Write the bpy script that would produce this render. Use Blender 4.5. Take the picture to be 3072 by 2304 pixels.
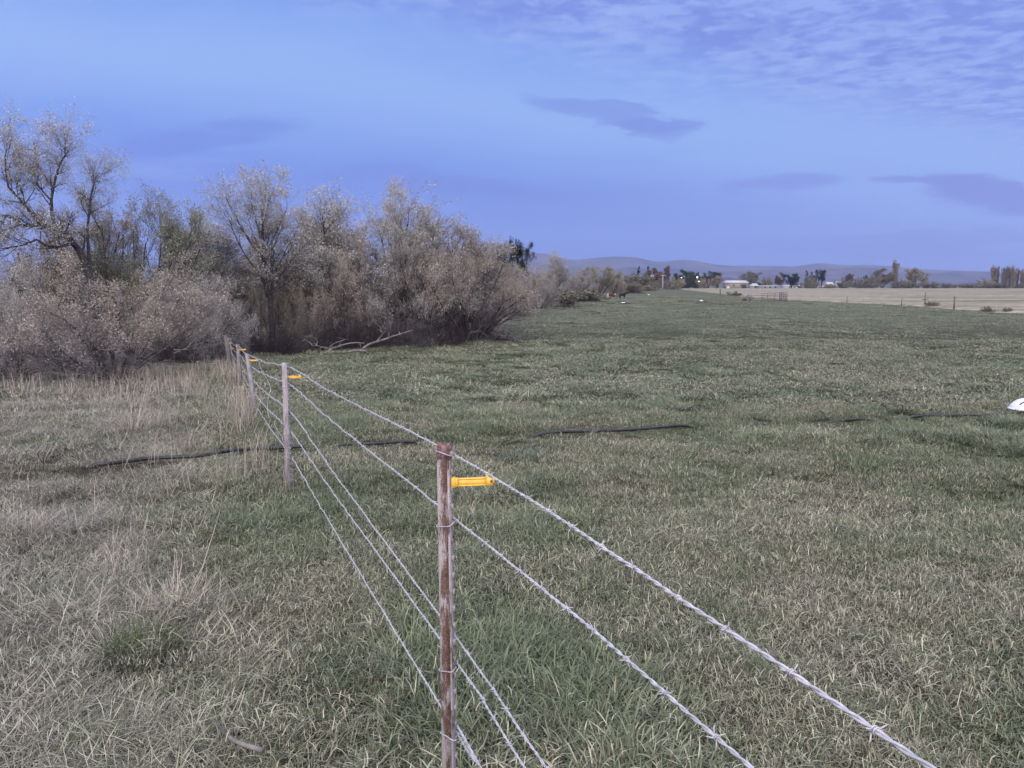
import bpy, math, random
import numpy as np
from mathutils import Vector, Matrix, Euler

for o in list(bpy.data.objects):
    bpy.data.objects.remove(o)
S = bpy.context.scene
COL = S.collection
R = math.radians

# ------------------------------------------------------------------ camera
FPX = 2300.0                      # focal length in photo pixels (photo is 3072 wide)
PITCH = R(7.36)
CAMZ = 2.5
cam = bpy.data.cameras.new('camera')
cam.lens = FPX / 3072 * 36
cam.sensor_width = 36
cam.clip_start = 0.05
cam.clip_end = 40000
camo = bpy.data.objects.new('camera', cam)
COL.objects.link(camo)
camo.location = (0, 0, CAMZ)
camo.rotation_euler = (math.pi / 2 - PITCH, 0, 0)
S.camera = camo

# ------------------------------------------------------------------ colour management, sampling
S.view_settings.view_transform = 'Standard'
S.view_settings.look = 'None'
S.view_settings.exposure = 0.0
S.view_settings.gamma = 1.0
S.cycles.max_bounces = 6
S.cycles.diffuse_bounces = 3
S.cycles.glossy_bounces = 2
S.cycles.transmission_bounces = 3
S.cycles.volume_bounces = 1
S.cycles.transparent_max_bounces = 6
S.cycles.use_denoising = True


def hexlin(r, g, b):
    f = lambda c: (c / 255 / 12.92) if c / 255 <= 0.04045 else ((c / 255 + 0.055) / 1.055) ** 2.4
    return (f(r), f(g), f(b), 1)


# ------------------------------------------------------------------ node helper
class NT:
    def __init__(s, tree):
        s.t = tree
        s.n = tree.nodes
        s.l = tree.links

    def new(s, typ, **kw):
        nd = s.n.new(typ)
        for k, v in kw.items():
            setattr(nd, k, v)
        return nd

    def put(s, sock, v):
        if isinstance(v, bpy.types.NodeSocket):
            s.l.new(v, sock)
        elif v is not None:
            sock.default_value = v

    def m(s, op, a, b=None, c=None, clamp=False):
        nd = s.new('ShaderNodeMath', operation=op, use_clamp=clamp)
        s.put(nd.inputs[0], a)
        if b is not None: s.put(nd.inputs[1], b)
        if c is not None: s.put(nd.inputs[2], c)
        return nd.outputs[0]

    def vm(s, op, a, b=None):
        nd = s.new('ShaderNodeVectorMath', operation=op)
        s.put(nd.inputs[0], a)
        if b is not None: s.put(nd.inputs[1], b)
        return nd.outputs[0]

    def mix(s, fac, a, b, blend='MIX'):
        nd = s.new('ShaderNodeMix', data_type='RGBA', blend_type=blend)
        s.put(nd.inputs[0], fac)
        s.put(nd.inputs[6], a)
        s.put(nd.inputs[7], b)
        return nd.outputs[2]

    def noise(s, vec, scale, detail=3, rough=0.55, dist=0.0):
        nd = s.new('ShaderNodeTexNoise')
        if vec is not None: s.l.new(vec, nd.inputs['Vector'])
        nd.inputs['Scale'].default_value = scale
        nd.inputs['Detail'].default_value = detail
        nd.inputs['Roughness'].default_value = rough
        nd.inputs['Distortion'].default_value = dist
        return nd.outputs['Fac']

    def rng(s, v, a, b, c=0.0, d=1.0, smooth=True):
        nd = s.new('ShaderNodeMapRange', interpolation_type='SMOOTHSTEP' if smooth else 'LINEAR')
        s.put(nd.inputs[0], v)
        nd.inputs[1].default_value = a
        nd.inputs[2].default_value = b
        nd.inputs[3].default_value = c
        nd.inputs[4].default_value = d
        return nd.outputs[0]

    def xyz(s, x, y, z):
        nd = s.new('ShaderNodeCombineXYZ')
        s.put(nd.inputs[0], x); s.put(nd.inputs[1], y); s.put(nd.inputs[2], z)
        return nd.outputs[0]


# ------------------------------------------------------------------ sky (world) : dusk, thin cloud sheet upper right
def UV(px, py):
    a = (px - 1536) / FPX
    b = (1152 - py) / FPX
    den = math.cos(PITCH) + b * math.sin(PITCH)
    return a / den, (-math.sin(PITCH) + b * math.cos(PITCH)) / den


W = bpy.data.worlds.new('World')
S.world = W
W.use_nodes = True
t = NT(W.node_tree)
t.n.clear()
tc = t.new('ShaderNodeTexCoord')
sep = t.new('ShaderNodeSeparateXYZ')
t.l.new(tc.outputs['Generated'], sep.inputs[0])
X, Y, Z = sep.outputs
Yc = t.m('MAXIMUM', Y, 0.08)
U = t.m('DIVIDE', X, Yc)
V = t.m('DIVIDE', Z, Yc)
Zc = t.m('MAXIMUM', Z, 0.02)
cp = t.xyz(t.m('DIVIDE', X, Zc), t.m('DIVIDE', Y, Zc), 0.0)      # position on the cloud layer
uv = t.xyz(U, V, 0.0)
n1 = t.noise(t.xyz(U, t.m('MULTIPLY', V, 3.2), 0.0), 2.2, 4, 0.55)
n1c = t.m('SUBTRACT', n1, 0.5)
n2 = t.noise(t.xyz(t.m('MULTIPLY', U, 1.0), t.m('MULTIPLY', V, 7.0), 3.0), 3.0, 4, 0.5, 0.4)
n2c = t.m('SUBTRACT', n2, 0.5)
n3c = t.m('SUBTRACT', t.noise(t.xyz(U, t.m('MULTIPLY', V, 4.5), 9.0), 8.0, 7, 0.68, 0.3), 0.5)
# base by elevation
ramp = t.new('ShaderNodeValToRGB')
t.l.new(t.rng(V, -0.02, 0.42, 0, 1, False), ramp.inputs[0])
cr = ramp.color_ramp
cr.elements[0].position = 0.0
cr.elements[0].color = hexlin(138, 160, 218)
cr.elements[1].position = 1.0
cr.elements[1].color = hexlin(132, 165, 238)
for p_, c_ in ((0.13, (113, 146, 223)), (0.33, (106, 143, 231)), (0.55, (114, 153, 236)), (0.78, (126, 164, 239))):
    e = cr.elements.new(p_)
    e.color = hexlin(*c_)
col = ramp.outputs[0]
# right side is paler and pinker
rightm = t.rng(t.m('ADD', U, t.m('MULTIPLY', n1c, 0.35)), -0.05, 0.75, 0, 0.85)
col = t.mix(rightm, col, hexlin(143, 165, 229))
# pale diagonal band : V = c - k U
vb = t.m('SUBTRACT', t.m('ADD', V, t.m('MULTIPLY', n1c, 0.10)), t.m('SUBTRACT', 0.205, t.m('MULTIPLY', U, 0.135)))
band = t.m('MULTIPLY', t.rng(vb, -0.11, 0.02), t.rng(vb, 0.12, 0.02))
col = t.mix(t.m('MULTIPLY', band, 0.95), col, hexlin(147, 184, 242))
# lower darker streaks
st = t.m('MULTIPLY', t.rng(n2c, 0.02, 0.22), t.rng(V, 0.22, 0.08))
col = t.mix(t.m('MULTIPLY', st, 0.45), col, hexlin(106, 134, 219))
st2 = t.m('MULTIPLY', t.rng(n2c, -0.04, -0.22), t.rng(V, 0.02, 0.12))
col = t.mix(t.m('MULTIPLY', st2, 0.35), col, hexlin(150, 176, 240))
# cloud sheet upper right : mask above the line from (1050,0) to (3072,420)
u0, v0 = UV(1080, 30)
u1, v1 = UV(3072, 440)
slope = (v1 - v0) / (u1 - u0)
line = t.m('SUBTRACT', V, t.m('ADD', v0, t.m('MULTIPLY', t.m('SUBTRACT', U, u0), slope)))
# round the lower edge
line = t.m('ADD', line, t.m('MULTIPLY', t.m('SUBTRACT', U, 0.28), -0.02))
ripn = t.noise(cp, 7.5, 5, 0.62, 0.35)
ripl = t.noise(cp, 1.9, 4, 0.6, 0.5)
ripn = t.m('ADD', t.m('MULTIPLY', ripn, 0.62), t.m('MULTIPLY', ripl, 0.38))
rip2 = t.noise(cp, 1.0, 4, 0.6, 0.3)
mask = t.rng(t.m('ADD', line, t.m('ADD', t.m('MULTIPLY', t.m('SUBTRACT', rip2, 0.5), 0.10), t.m('MULTIPLY', t.m('SUBTRACT', ripn, 0.5), 0.10))), -0.02, 0.055)
cloudc = t.mix(t.rng(ripn, 0.43, 0.585), hexlin(114, 136, 221), hexlin(148, 174, 239))
col = t.mix(t.m('MULTIPLY', mask, 0.86), col, cloudc)
# mackerel flecks along the edge
vo = t.new('ShaderNodeTexVoronoi', feature='SMOOTH_F1')
t.l.new(t.vm('ADD', cp, t.xyz(t.m('MULTIPLY', ripn, 0.5), t.m('MULTIPLY', rip2, 0.6), 0.0)), vo.inputs['Vector'])
vo.inputs['Scale'].default_value = 9.0
fl = t.m('MULTIPLY', t.rng(vo.outputs['Distance'], 0.55, 0.2), t.m('MULTIPLY', t.rng(line, -0.07, 0.02), t.rng(line, 0.14, 0.03)))
fl = t.m('MULTIPLY', fl, t.rng(U, -0.2, 0.15))
col = t.mix(t.m('MULTIPLY', fl, 0.38), col, hexlin(168, 194, 244))


def wisp(px, py, wpx, hpx, c, amt, tilt=0.0):
    global col
    uu, vv = UV(px, py)
    su, sv = wpx / FPX / 2, hpx / FPX / 2
    du = t.m('ADD', t.m('SUBTRACT', U, uu), t.m('MULTIPLY', n3c, 0.16))
    dv = t.m('SUBTRACT', t.m('SUBTRACT', V, vv), t.m('MULTIPLY', du, tilt))
    dv = t.m('ADD', dv, t.m('ADD', t.m('MULTIPLY', n2c, 0.035), t.m('MULTIPLY', n3c, 0.035)))
    a = t.m('POWER', t.m('DIVIDE', du, su), 2.0)
    b = t.m('POWER', t.m('DIVIDE', dv, sv), 2.0)
    d = t.m('ADD', t.m('ADD', a, b), t.m('MULTIPLY', t.m('ADD', n1c, t.m('MULTIPLY', n2c, 2.0)), 1.3))
    f = t.m('MULTIPLY', t.rng(d, 1.05, 0.25), t.m('MULTIPLY', t.rng(Y, 0.05, 0.2), amt))
    col = t.mix(f, col, hexlin(*c))


wisp(1840, 350, 560, 75, (112, 137, 221), 0.62, -0.24)
wisp(1960, 378, 260, 40, (112, 137, 221), 0.5, -0.05)
wisp(2320, 552, 420, 60, (122, 140, 221), 0.75, 0.04)
wisp(3010, 590, 560, 110, (119, 134, 212), 1.0, -0.10)
wisp(2800, 555, 420, 36, (121, 137, 215), 0.8, -0.03)
wisp(1480, 565, 620, 70, (106, 128, 214), 0.6, -0.05)
wisp(1100, 520, 420, 60, (108, 132, 219), 0.5, 0.0)
wisp(2550, 745, 1200, 60, (118, 134, 208), 0.5, -0.02)
wisp(2900, 715, 700, 45, (120, 132, 205), 0.6, 0.0)
wisp(560, 420, 760, 90, (102, 130, 222), 0.55, 0.10)
wisp(300, 500, 700, 60, (144, 170, 235), 0.4, -0.10)
# behind the viewer: afterglow of the sun that has just set, and a paler zenith
glow = t.m('MULTIPLY', t.rng(Y, 0.15, -0.95), t.rng(Z, 0.75, 0.02))
back = t.mix(glow, (0.66, 0.74, 0.95, 1), (3.7, 3.25, 2.85, 1))
col = t.mix(t.rng(Y, 0.30, -0.15), col, back)
zen = t.rng(Z, 0.42, 0.80)
col = t.mix(zen, col, (1.42, 1.48, 1.60, 1))
bg = t.new('ShaderNodeBackground')
t.l.new(col, bg.inputs[0])
bg.inputs[1].default_value = 1.0
out = t.new('ShaderNodeOutputWorld')
t.l.new(bg.outputs[0], out.inputs[0])

# the last soft light from the west, behind the viewer
sun = bpy.data.lights.new('sun', 'SUN')
sun.energy = 1.6
sun.angle = R(35)
sun.color = (1.0, 0.92, 0.84)
suno = bpy.data.objects.new('sun', sun)
COL.objects.link(suno)
suno.rotation_euler = (R(52), 0, R(-22))


# ------------------------------------------------------------------ terrain function
def _hash(ix, iy, seed):
    h = (ix.astype(np.int64) * 374761393 + iy.astype(np.int64) * 668265263 + seed * 1442695041) & 0xFFFFFFFF
    h = ((h ^ (h >> 13)) * 1274126177) & 0xFFFFFFFF
    h = (h ^ (h >> 16)) & 0xFFFFFF
    return h / float(0xFFFFFF)


def vnoise(x, y, seed=0):
    x = np.asarray(x, float); y = np.asarray(y, float)
    ix = np.floor(x); iy = np.floor(y)
    fx = x - ix; fy = y - iy
    fx = fx * fx * (3 - 2 * fx); fy = fy * fy * (3 - 2 * fy)
    a = _hash(ix, iy, seed); b = _hash(ix + 1, iy, seed)
    c = _hash(ix, iy + 1, seed); d = _hash(ix + 1, iy + 1, seed)
    return (a * (1 - fx) + b * fx) * (1 - fy) + (c * (1 - fx) + d * fx) * fy - 0.5


def fbm(x, y, seed=0, oct=4):
    s = 0; a = 1.0; f = 1.0
    for i in range(oct):
        s = s + a * vnoise(x * f + i * 17.3, y * f - i * 9.1, seed + i)
        a *= 0.5; f *= 2.03
    return s


_gy = np.array([-40, 0, 2.2, 7.2, 12.3, 17, 22, 27, 34, 60])
_gz = np.array([0.95, 0.86, 0.81, 0.55, 0.38, 0.2, 0.06, 0.0, 0.0, 0.0])
_ys = np.linspace(-40, 60, 1001)
_zs = np.interp(_ys, _gy, _gz)
_k = np.exp(-np.linspace(-2, 2, 31) ** 2); _k /= _k.sum()
_zs = np.convolve(np.pad(_zs, 15, mode='edge'), _k, mode='valid')
_ty = np.array([-40, 8, 14, 17, 21, 24.5, 27, 32, 45, 68, 115, 250, 400, 700])
_tx = np.array([-30, -17, -13.5, -11.6, -11.0, -9.4, -6.9, -2.4, -2.0, -0.5, 8.0, 38.0, 60, 90])


def smooth(v):
    v = np.clip(v, 0, 1)
    return v * v * (3 - 2 * v)


def G(x, y):
    x = np.asarray(x, float); y = np.asarray(y, float)
    z = np.interp(y, _ys, _zs)
    xt = np.interp(y, _ty, _tx)
    d = xt - x                                   # distance behind the front of the creek bank
    z = z - 1.25 * smooth((d - 0.6) / 2.2) * smooth((16 - d) / 7) * smooth((160 - y) / 80)
    amp = np.where(y < 40, 1.0, np.where(y < 70, (70 - y) / 30, 0))
    z = z + amp * (0.09 * vnoise(x * 0.45, y * 0.45, 5) + 0.075 * vnoise(x * 1.3, y * 1.3, 6) + 0.060 * vnoise(x * 3.1, y * 3.1, 7) + 0.015 * vnoise(x * 9, y * 9, 8))
    return z


def g1(x, y):
    return float(G(np.array([x]), np.array([y]))[0])


def at(px, py, lift=0.0):
    """the point of the ground that the photo shows at this pixel"""
    u, v = UV(px, py)
    y = 0.6
    last = y
    while y < 900:
        if CAMZ + v * y <= g1(u * y, y) + lift:
            break
        last = y
        y *= 1.01
    a, b = last, y
    for _ in range(20):
        m = (a + b) / 2
        if CAMZ + v * m <= g1(u * m, m) + lift: b = m
        else: a = m
    return Vector((u * b, b, g1(u * b, b)))


def ray(px, py, D):
    u, v = UV(px, py)
    return Vector((u * D, D, CAMZ + v * D))


# ------------------------------------------------------------------ object helpers
def tag(o, label=None, cat=None, group=None, kind=None):
    if label: o['label'] = label
    if cat: o['category'] = cat
    if group: o['group'] = group
    if kind: o['kind'] = kind
    return o


def empty(name, loc, rz=0.0, label=None, cat=None, group=None):
    o = bpy.data.objects.new(name, None)
    COL.objects.link(o)
    o.location = loc
    o.rotation_euler = (0, 0, rz)
    o.empty_display_size = 0.1
    return tag(o, label, cat, group)


def mesh_np(name, verts, quads=None, tris=None, attrs=None, smoothf=False):
    me = bpy.data.meshes.new(name)
    verts = np.asarray(verts, np.float32).reshape(-1, 3)
    nq = 0 if quads is None else len(quads)
    nt = 0 if tris is None else len(tris)
    loops = []
    if nq: loops.append(np.asarray(quads, np.int32).ravel())
    if nt: loops.append(np.asarray(tris, np.int32).ravel())
    li = np.concatenate(loops)
    starts = np.concatenate([np.arange(nq) * 4, nq * 4 + np.arange(nt) * 3]).astype(np.int32)
    me.vertices.add(len(verts))
    me.vertices.foreach_set('co', verts.ravel())
    me.loops.add(len(li))
    me.loops.foreach_set('vertex_index', li)
    me.polygons.add(nq + nt)
    me.polygons.foreach_set('loop_start', starts)
    if smoothf:
        me.polygons.foreach_set('use_smooth', np.ones(nq + nt, bool))
    if attrs:
        for k, v in attrs.items():
            a = me.attributes.new(k, 'FLOAT', 'POINT')
            a.data.foreach_set('value', np.asarray(v, np.float32))
    me.update(calc_edges=True)
    return me


def link(name, me, mat=None, parent=None, loc=None):
    o = bpy.data.objects.new(name, me)
    COL.objects.link(o)
    if mat is not None and len(me.materials) == 0:
        me.materials.append(mat)
    if parent is not None: o.parent = parent
    if loc is not None: o.location = loc
    return o


class MB:
    """collects simple shapes into one mesh"""
    def __init__(s):
        s.v = []; s.q = []; s.t = []; s.n = 0

    def add(s, v, q=None, t=None):
        v = np.asarray(v, float).reshape(-1, 3)
        s.v.append(v)
        if q is not None and len(q): s.q.append(np.asarray(q, int) + s.n)
        if t is not None and len(t): s.t.append(np.asarray(t, int) + s.n)
        s.n += len(v)
        return s

    def box(s, c, size, rz=0.0, M=None, bev=0.0):
        x, y, z = [k / 2 for k in size]
        if bev > 0:
            # chamfered box: three nested slabs
            b = bev
            pts = []
            for (zz, i) in ((-z, b), (-z + b, 0), (z - b, 0), (z, b)):
                pts += [(-x + i, -y + i, zz), (x - i, -y + i, zz), (x - i, y - i, zz), (-x + i, y - i, zz)]
            q = [(3, 2, 1, 0), (12, 13, 14, 15)]
            for k in range(3):
                for j in range(4):
                    a = k * 4 + j; b2 = k * 4 + (j + 1) % 4
                    q.append((a, b2, b2 + 4, a + 4))
        else:
            pts = [(-x, -y, -z), (x, -y, -z), (x, y, -z), (-x, y, -z), (-x, -y, z), (x, -y, z), (x, y, z), (-x, y, z)]
            q = [(3, 2, 1, 0), (4, 5, 6, 7), (0, 1, 5, 4), (1, 2, 6, 5), (2, 3, 7, 6), (3, 0, 4, 7)]
        P = np.array(pts, float)
        if rz:
            ca, sa = math.cos(rz), math.sin(rz)
            P = np.stack([P[:, 0] * ca - P[:, 1] * sa, P[:, 0] * sa + P[:, 1] * ca, P[:, 2]], 1)
        if M is not None:
            P = np.array([tuple(M @ Vector(p)) for p in P])
        return s.add(P + np.array(c), q)

    def tube(s, pts, r, k=8, caps=True):
        pts = np.asarray(pts, float)
        n = len(pts)
        r = np.broadcast_to(np.asarray(r, float), (n,))
        v, q = tube_arrays(pts[None], r[None], k)
        t = []
        s.add(v, q)
        if caps:
            base = s.n - n * k
            for (o, rev) in ((base, True), (base + (n - 1) * k, False)):
                idx = [o + i for i in range(k)]
                cen = pts[0] if rev else pts[-1]
                ci = s.n
                s.v.append(cen.reshape(1, 3)); s.n += 1
                tt = [(ci, idx[(i + 1) % k], idx[i]) if rev else (ci, idx[i], idx[(i + 1) % k]) for i in range(k)]
                s.t.append(np.array(tt))
        return s

    def lathe(s, prof, c=(0, 0, 0), k=20, sx=1.0, sy=1.0):
        n = len(prof)
        a = np.arange(k) * 2 * math.pi / k
        v = []
        for (r_, z_) in prof:
            v.append(np.stack([np.cos(a) * r_ * sx, np.sin(a) * r_ * sy, np.full(k, z_)], 1))
        v = np.concatenate(v) + np.array(c)
        q = [(i * k + j, i * k + (j + 1) % k, (i + 1) * k + (j + 1) % k, (i + 1) * k + j) for i in range(n - 1) for j in range(k)]
        return s.add(v, q)

    def build(s, name, mat=None, parent=None, loc=None, smoothf=False):
        me = mesh_np(name, np.concatenate(s.v), np.concatenate(s.q) if s.q else None, np.concatenate(s.t) if s.t else None, smoothf=smoothf)
        return link(name, me, mat, parent, loc)


def tube_arrays(P, Rr, k):
    """P (n,m,3) polylines, Rr (n,m) radii -> verts, quads"""
    n, m, _ = P.shape
    d = np.zeros_like(P)
    d[:, 1:-1] = P[:, 2:] - P[:, :-2]
    d[:, 0] = P[:, 1] - P[:, 0]
    d[:, -1] = P[:, -1] - P[:, -2]
    d /= np.linalg.norm(d, axis=2, keepdims=True) + 1e-12
    mean = d.mean(axis=1, keepdims=True)
    ref = np.where(np.abs(mean[..., 2:3]) < 0.75, np.array([0, 0, 1.0]), np.array([1.0, 0, 0]))
    ref = np.broadcast_to(ref, d.shape)
    a = np.cross(d, ref)
    a /= np.linalg.norm(a, axis=2, keepdims=True) + 1e-12
    b = np.cross(d, a)
    ang = np.arange(k) * 2 * math.pi / k
    V = P[:, :, None, :] + Rr[:, :, None, None] * (a[:, :, None, :] * np.cos(ang)[None, None, :, None] + b[:, :, None, :] * np.sin(ang)[None, None, :, None])
    idx = np.arange(n * m * k).reshape(n, m, k)
    i0 = idx[:, :-1, :]; i1 = idx[:, 1:, :]
    q = np.stack([i0, np.roll(i0, -1, 2), np.roll(i1, -1, 2), i1], -1).reshape(-1, 4)
    return V.reshape(-1, 3), q


def catmull(pts, step):
    P = [np.array(p, float) for p in pts]
    P = [2 * P[0] - P[1]] + P + [2 * P[-1] - P[-2]]
    outp = []
    for i in range(1, len(P) - 2):
        L = np.linalg.norm(P[i + 1] - P[i])
        n = max(2, int(L / step))
        for j in range(n):
            s_ = j / n
            outp.append(0.5 * ((2 * P[i]) + (-P[i - 1] + P[i + 1]) * s_ + (2 * P[i - 1] - 5 * P[i] + 4 * P[i + 1] - P[i + 2]) * s_ ** 2 + (-P[i - 1] + 3 * P[i] - 3 * P[i + 1] + P[i + 2]) * s_ ** 3))
    outp.append(P[-2])
    return np.array(outp)


# ------------------------------------------------------------------ materials
def material(name, rough=0.8, spec=0.3):
    m = bpy.data.materials.new(name)
    m.use_nodes = True
    nt = NT(m.node_tree)
    b = nt.n['Principled BSDF']
    b.inputs['Roughness'].default_value = rough
    b.inputs['Specular IOR Level'].default_value = spec
    return m, nt, b


def simple_mat(name, c1, c2, scale=20, rough=0.8, spec=0.3, lo=0.35, hi=0.65, bump=0.0, metal=0.0, stretch=None):
    m, nt, b = material(name, rough, spec)
    tc = nt.new('ShaderNodeTexCoord')
    vec = tc.outputs['Object']
    if stretch:
        mp = nt.new('ShaderNodeMapping')
        nt.l.new(vec, mp.inputs[0])
        mp.inputs['Scale'].default_value = stretch
        vec = mp.outputs[0]
    n = nt.noise(vec, scale, 5, 0.6)
    nt.l.new(nt.mix(nt.rng(n, lo, hi), (*c1, 1), (*c2, 1)), b.inputs['Base Color'])
    b.inputs['Metallic'].default_value = metal
    if bump:
        bp = nt.new('ShaderNodeBump')
        bp.inputs['Strength'].default_value = bump
        bp.inputs['Distance'].default_value = 0.01
        nt.l.new(n, bp.inputs['Height'])
        nt.l.new(bp.outputs[0], b.inputs['Normal'])
    return m


def leaf_mat(name, c1, c2, c3=None, trans=0.0):
    m, nt, b = material(name, 0.75, 0.2)
    at_ = nt.new('ShaderNodeAttribute'); at_.attribute_name = 'rnd'
    geo = nt.new('ShaderNodeNewGeometry')
    n = nt.noise(geo.outputs['Position'], 0.9, 3, 0.6)
    f = nt.m('ADD', nt.m('MULTIPLY', at_.outputs['Fac'], 0.75), nt.m('MULTIPLY', nt.m('SUBTRACT', n, 0.35), 0.8), clamp=True)
    c = nt.mix(f, (*c1, 1), (*c2, 1))
    if c3:
        c = nt.mix(nt.rng(at_.outputs['Fac'], 0.8, 1.0), c, (*c3, 1))
    nt.l.new(c, b.inputs['Base Color'])
    return m


def bark_mat(name, c1, c2, tw):
    m = simple_mat(name, c1, c2, 12, 0.9, 0.1, bump=0.4)
    nt = NT(m.node_tree)
    b = nt.n['Principled BSDF']
    src = b.inputs['Base Color'].links[0].from_socket
    a = nt.new('ShaderNodeAttribute'); a.attribute_name = 'young'
    nt.l.new(nt.mix(a.outputs['Fac'], src, (*tw, 1)), b.inputs['Base Color'])
    return m


M_bark_dark = bark_mat('bark_dark', (0.034, 0.028, 0.034), (0.085, 0.074, 0.082), (0.215, 0.195, 0.205))
M_bark_grey = bark_mat('bark_grey', (0.07, 0.062, 0.068), (0.17, 0.152, 0.16), (0.38, 0.35, 0.355))
M_bark_red = bark_mat('bark_red_shaded', (0.024, 0.018, 0.026), (0.075, 0.057, 0.070), (0.085, 0.064, 0.080))  # bramble bark, darkened to carry the thicket's shade in its colour
M_dead = simple_mat('dead_wood', (0.12, 0.105, 0.105), (0.26, 0.232, 0.228), 9, 0.85, 0.15, bump=0.3)
L_tan = leaf_mat('leaf_tan', (0.19, 0.172, 0.172), (0.47, 0.435, 0.42), (0.54, 0.505, 0.475))
L_pink = leaf_mat('leaf_pinkish', (0.19, 0.162, 0.152), (0.50, 0.43, 0.39), (0.57, 0.50, 0.45))
L_pale = leaf_mat('leaf_pale', (0.26, 0.245, 0.24), (0.56, 0.53, 0.50), (0.64, 0.61, 0.56))
L_greyg = leaf_mat('leaf_grey_green', (0.11, 0.115, 0.095), (0.28, 0.285, 0.235), (0.44, 0.44, 0.37))
L_brown = leaf_mat('leaf_brown', (0.17, 0.135, 0.105), (0.34, 0.275, 0.215), (0.44, 0.37, 0.29))
L_olive = leaf_mat('leaf_olive', (0.12, 0.115, 0.075), (0.25, 0.235, 0.155), (0.36, 0.32, 0.22))
L_yel = leaf_mat('leaf_yellowish', (0.20, 0.175, 0.125), (0.38, 0.335, 0.25), (0.48, 0.43, 0.33))
L_dark = leaf_mat('needle_dark', (0.012, 0.020, 0.014), (0.032, 0.048, 0.030))
L_dgreen = leaf_mat('leaf_dark_green', (0.025, 0.035, 0.018), (0.065, 0.080, 0.040))
L_red = leaf_mat('leaf_reddish', (0.075, 0.045, 0.035), (0.16, 0.10, 0.075))
L_bram = leaf_mat('leaf_bramble_shaded', (0.018, 0.014, 0.018), (0.060, 0.046, 0.052))  # brown bramble leaves with the shade under the trees painted in
L_fgrey = leaf_mat('leaf_far_grey', (0.12, 0.11, 0.09), (0.25, 0.23, 0.185))
L_fpale = leaf_mat('leaf_far_pale', (0.20, 0.18, 0.13), (0.33, 0.29, 0.22))


# ------------------------------------------------------------------ how dry the turf is at a place (shared by soil and blades)
def dryness(nt):
    geo = nt.new('ShaderNodeNewGeometry')
    pos = geo.outputs['Position']
    sp = nt.new('ShaderNodeSeparateXYZ')
    nt.l.new(pos, sp.inputs[0])
    x, y, z = sp.outputs
    n1 = nt.noise(pos, 0.16, 3, 0.6)
    n2 = nt.noise(pos, 0.75, 4, 0.65)
    n3 = nt.noise(pos, 3.2, 3, 0.6)
    d = nt.m('ADD', nt.m('ADD', nt.m('MULTIPLY', nt.m('SUBTRACT', n1, 0.5), 1.0), nt.m('MULTIPLY', nt.m('SUBTRACT', n2, 0.5), 1.7)), nt.m('MULTIPLY', nt.m('SUBTRACT', n3, 0.5), 1.0))
    # ungrazed, dead grass on the creek side of the wire fence
    xf = nt.m('SUBTRACT', -1.05, nt.m('MULTIPLY', nt.m('SUBTRACT', y, 2.17), 0.40))
    left = nt.rng(nt.m('ADD', nt.m('SUBTRACT', xf, x), nt.m('MULTIPLY', nt.m('SUBTRACT', n2, 0.5), 2.0)), -0.3, 1.0)
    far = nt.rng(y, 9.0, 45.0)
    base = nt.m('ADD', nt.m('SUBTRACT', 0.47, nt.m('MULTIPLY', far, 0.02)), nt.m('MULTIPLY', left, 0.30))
    return nt.m('ADD', base, d, clamp=True), pos, y, left


M_ground, nt, b = material('turf_soil', 0.95, 0.1)
dr, pos, yy, left = dryness(nt)
fine = nt.noise(pos, 45, 4, 0.7)
mp = nt.new('ShaderNodeMapping')
nt.l.new(pos, mp.inputs[0])
mp.inputs['Scale'].default_value = (1.0, 0.55, 1.0)
fm = nt.noise(mp.outputs[0], 2.2, 5, 0.75)
c = nt.mix(dr, (0.032, 0.036, 0.022, 1), (0.085, 0.072, 0.056, 1))
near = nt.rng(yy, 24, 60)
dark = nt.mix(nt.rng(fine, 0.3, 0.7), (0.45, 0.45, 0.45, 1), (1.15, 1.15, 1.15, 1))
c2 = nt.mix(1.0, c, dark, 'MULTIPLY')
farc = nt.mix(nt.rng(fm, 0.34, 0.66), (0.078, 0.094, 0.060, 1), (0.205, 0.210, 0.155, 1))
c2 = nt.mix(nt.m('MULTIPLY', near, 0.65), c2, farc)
la = nt.new('ShaderNodeAttribute'); la.attribute_name = 'litter_shade'
c2 = nt.mix(la.outputs['Fac'], c2, nt.mix(nt.rng(fine, 0.3, 0.7), (0.014, 0.011, 0.012, 1), (0.045, 0.036, 0.034, 1)))  # leaf litter, darkened so the thicket's shade is painted into the ground
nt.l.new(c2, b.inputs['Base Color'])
bp = nt.new('ShaderNodeBump')
bp.inputs['Distance'].default_value = 0.03
bp.inputs['Strength'].default_value = 0.6
nt.l.new(fine, bp.inputs['Height'])
nt.l.new(bp.outputs[0], b.inputs['Normal'])

# ground sheet: rows widen with distance
rows = np.concatenate([np.linspace(-16, 0.5, 36), np.linspace(0.6, 12, 150)[0:], np.linspace(12.2, 40, 150), 40 * (300.0) ** (np.linspace(0.004, 1, 120))])
cols = np.linspace(-1, 1, 341)
cols = np.sign(cols) * (0.45 * np.abs(cols) + 0.55 * np.abs(cols) ** 3)
YY, CC = np.meshgrid(rows, cols, indexing='ij')
XX = CC * (26 + 1.5 * np.abs(YY))
ZZ = G(XX, YY)
nr, ncn = YY.shape
idx = np.arange(nr * ncn).reshape(nr, ncn)
q = np.stack([idx[:-1, :-1], idx[:-1, 1:], idx[1:, 1:], idx[1:, :-1]], -1).reshape(-1, 4)
LITTER_SHADE = smooth((np.interp(YY, _ty, _tx) - XX + 0.9 + 0.9 * vnoise(XX * 0.8, YY * 0.8, 71)) / 1.6) * (YY > 12) * smooth((220 - YY) / 60) * smooth((22 - (np.interp(YY, _ty, _tx) - XX)) / 8)  # mask under the thicket: litter together with its painted shade
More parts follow.
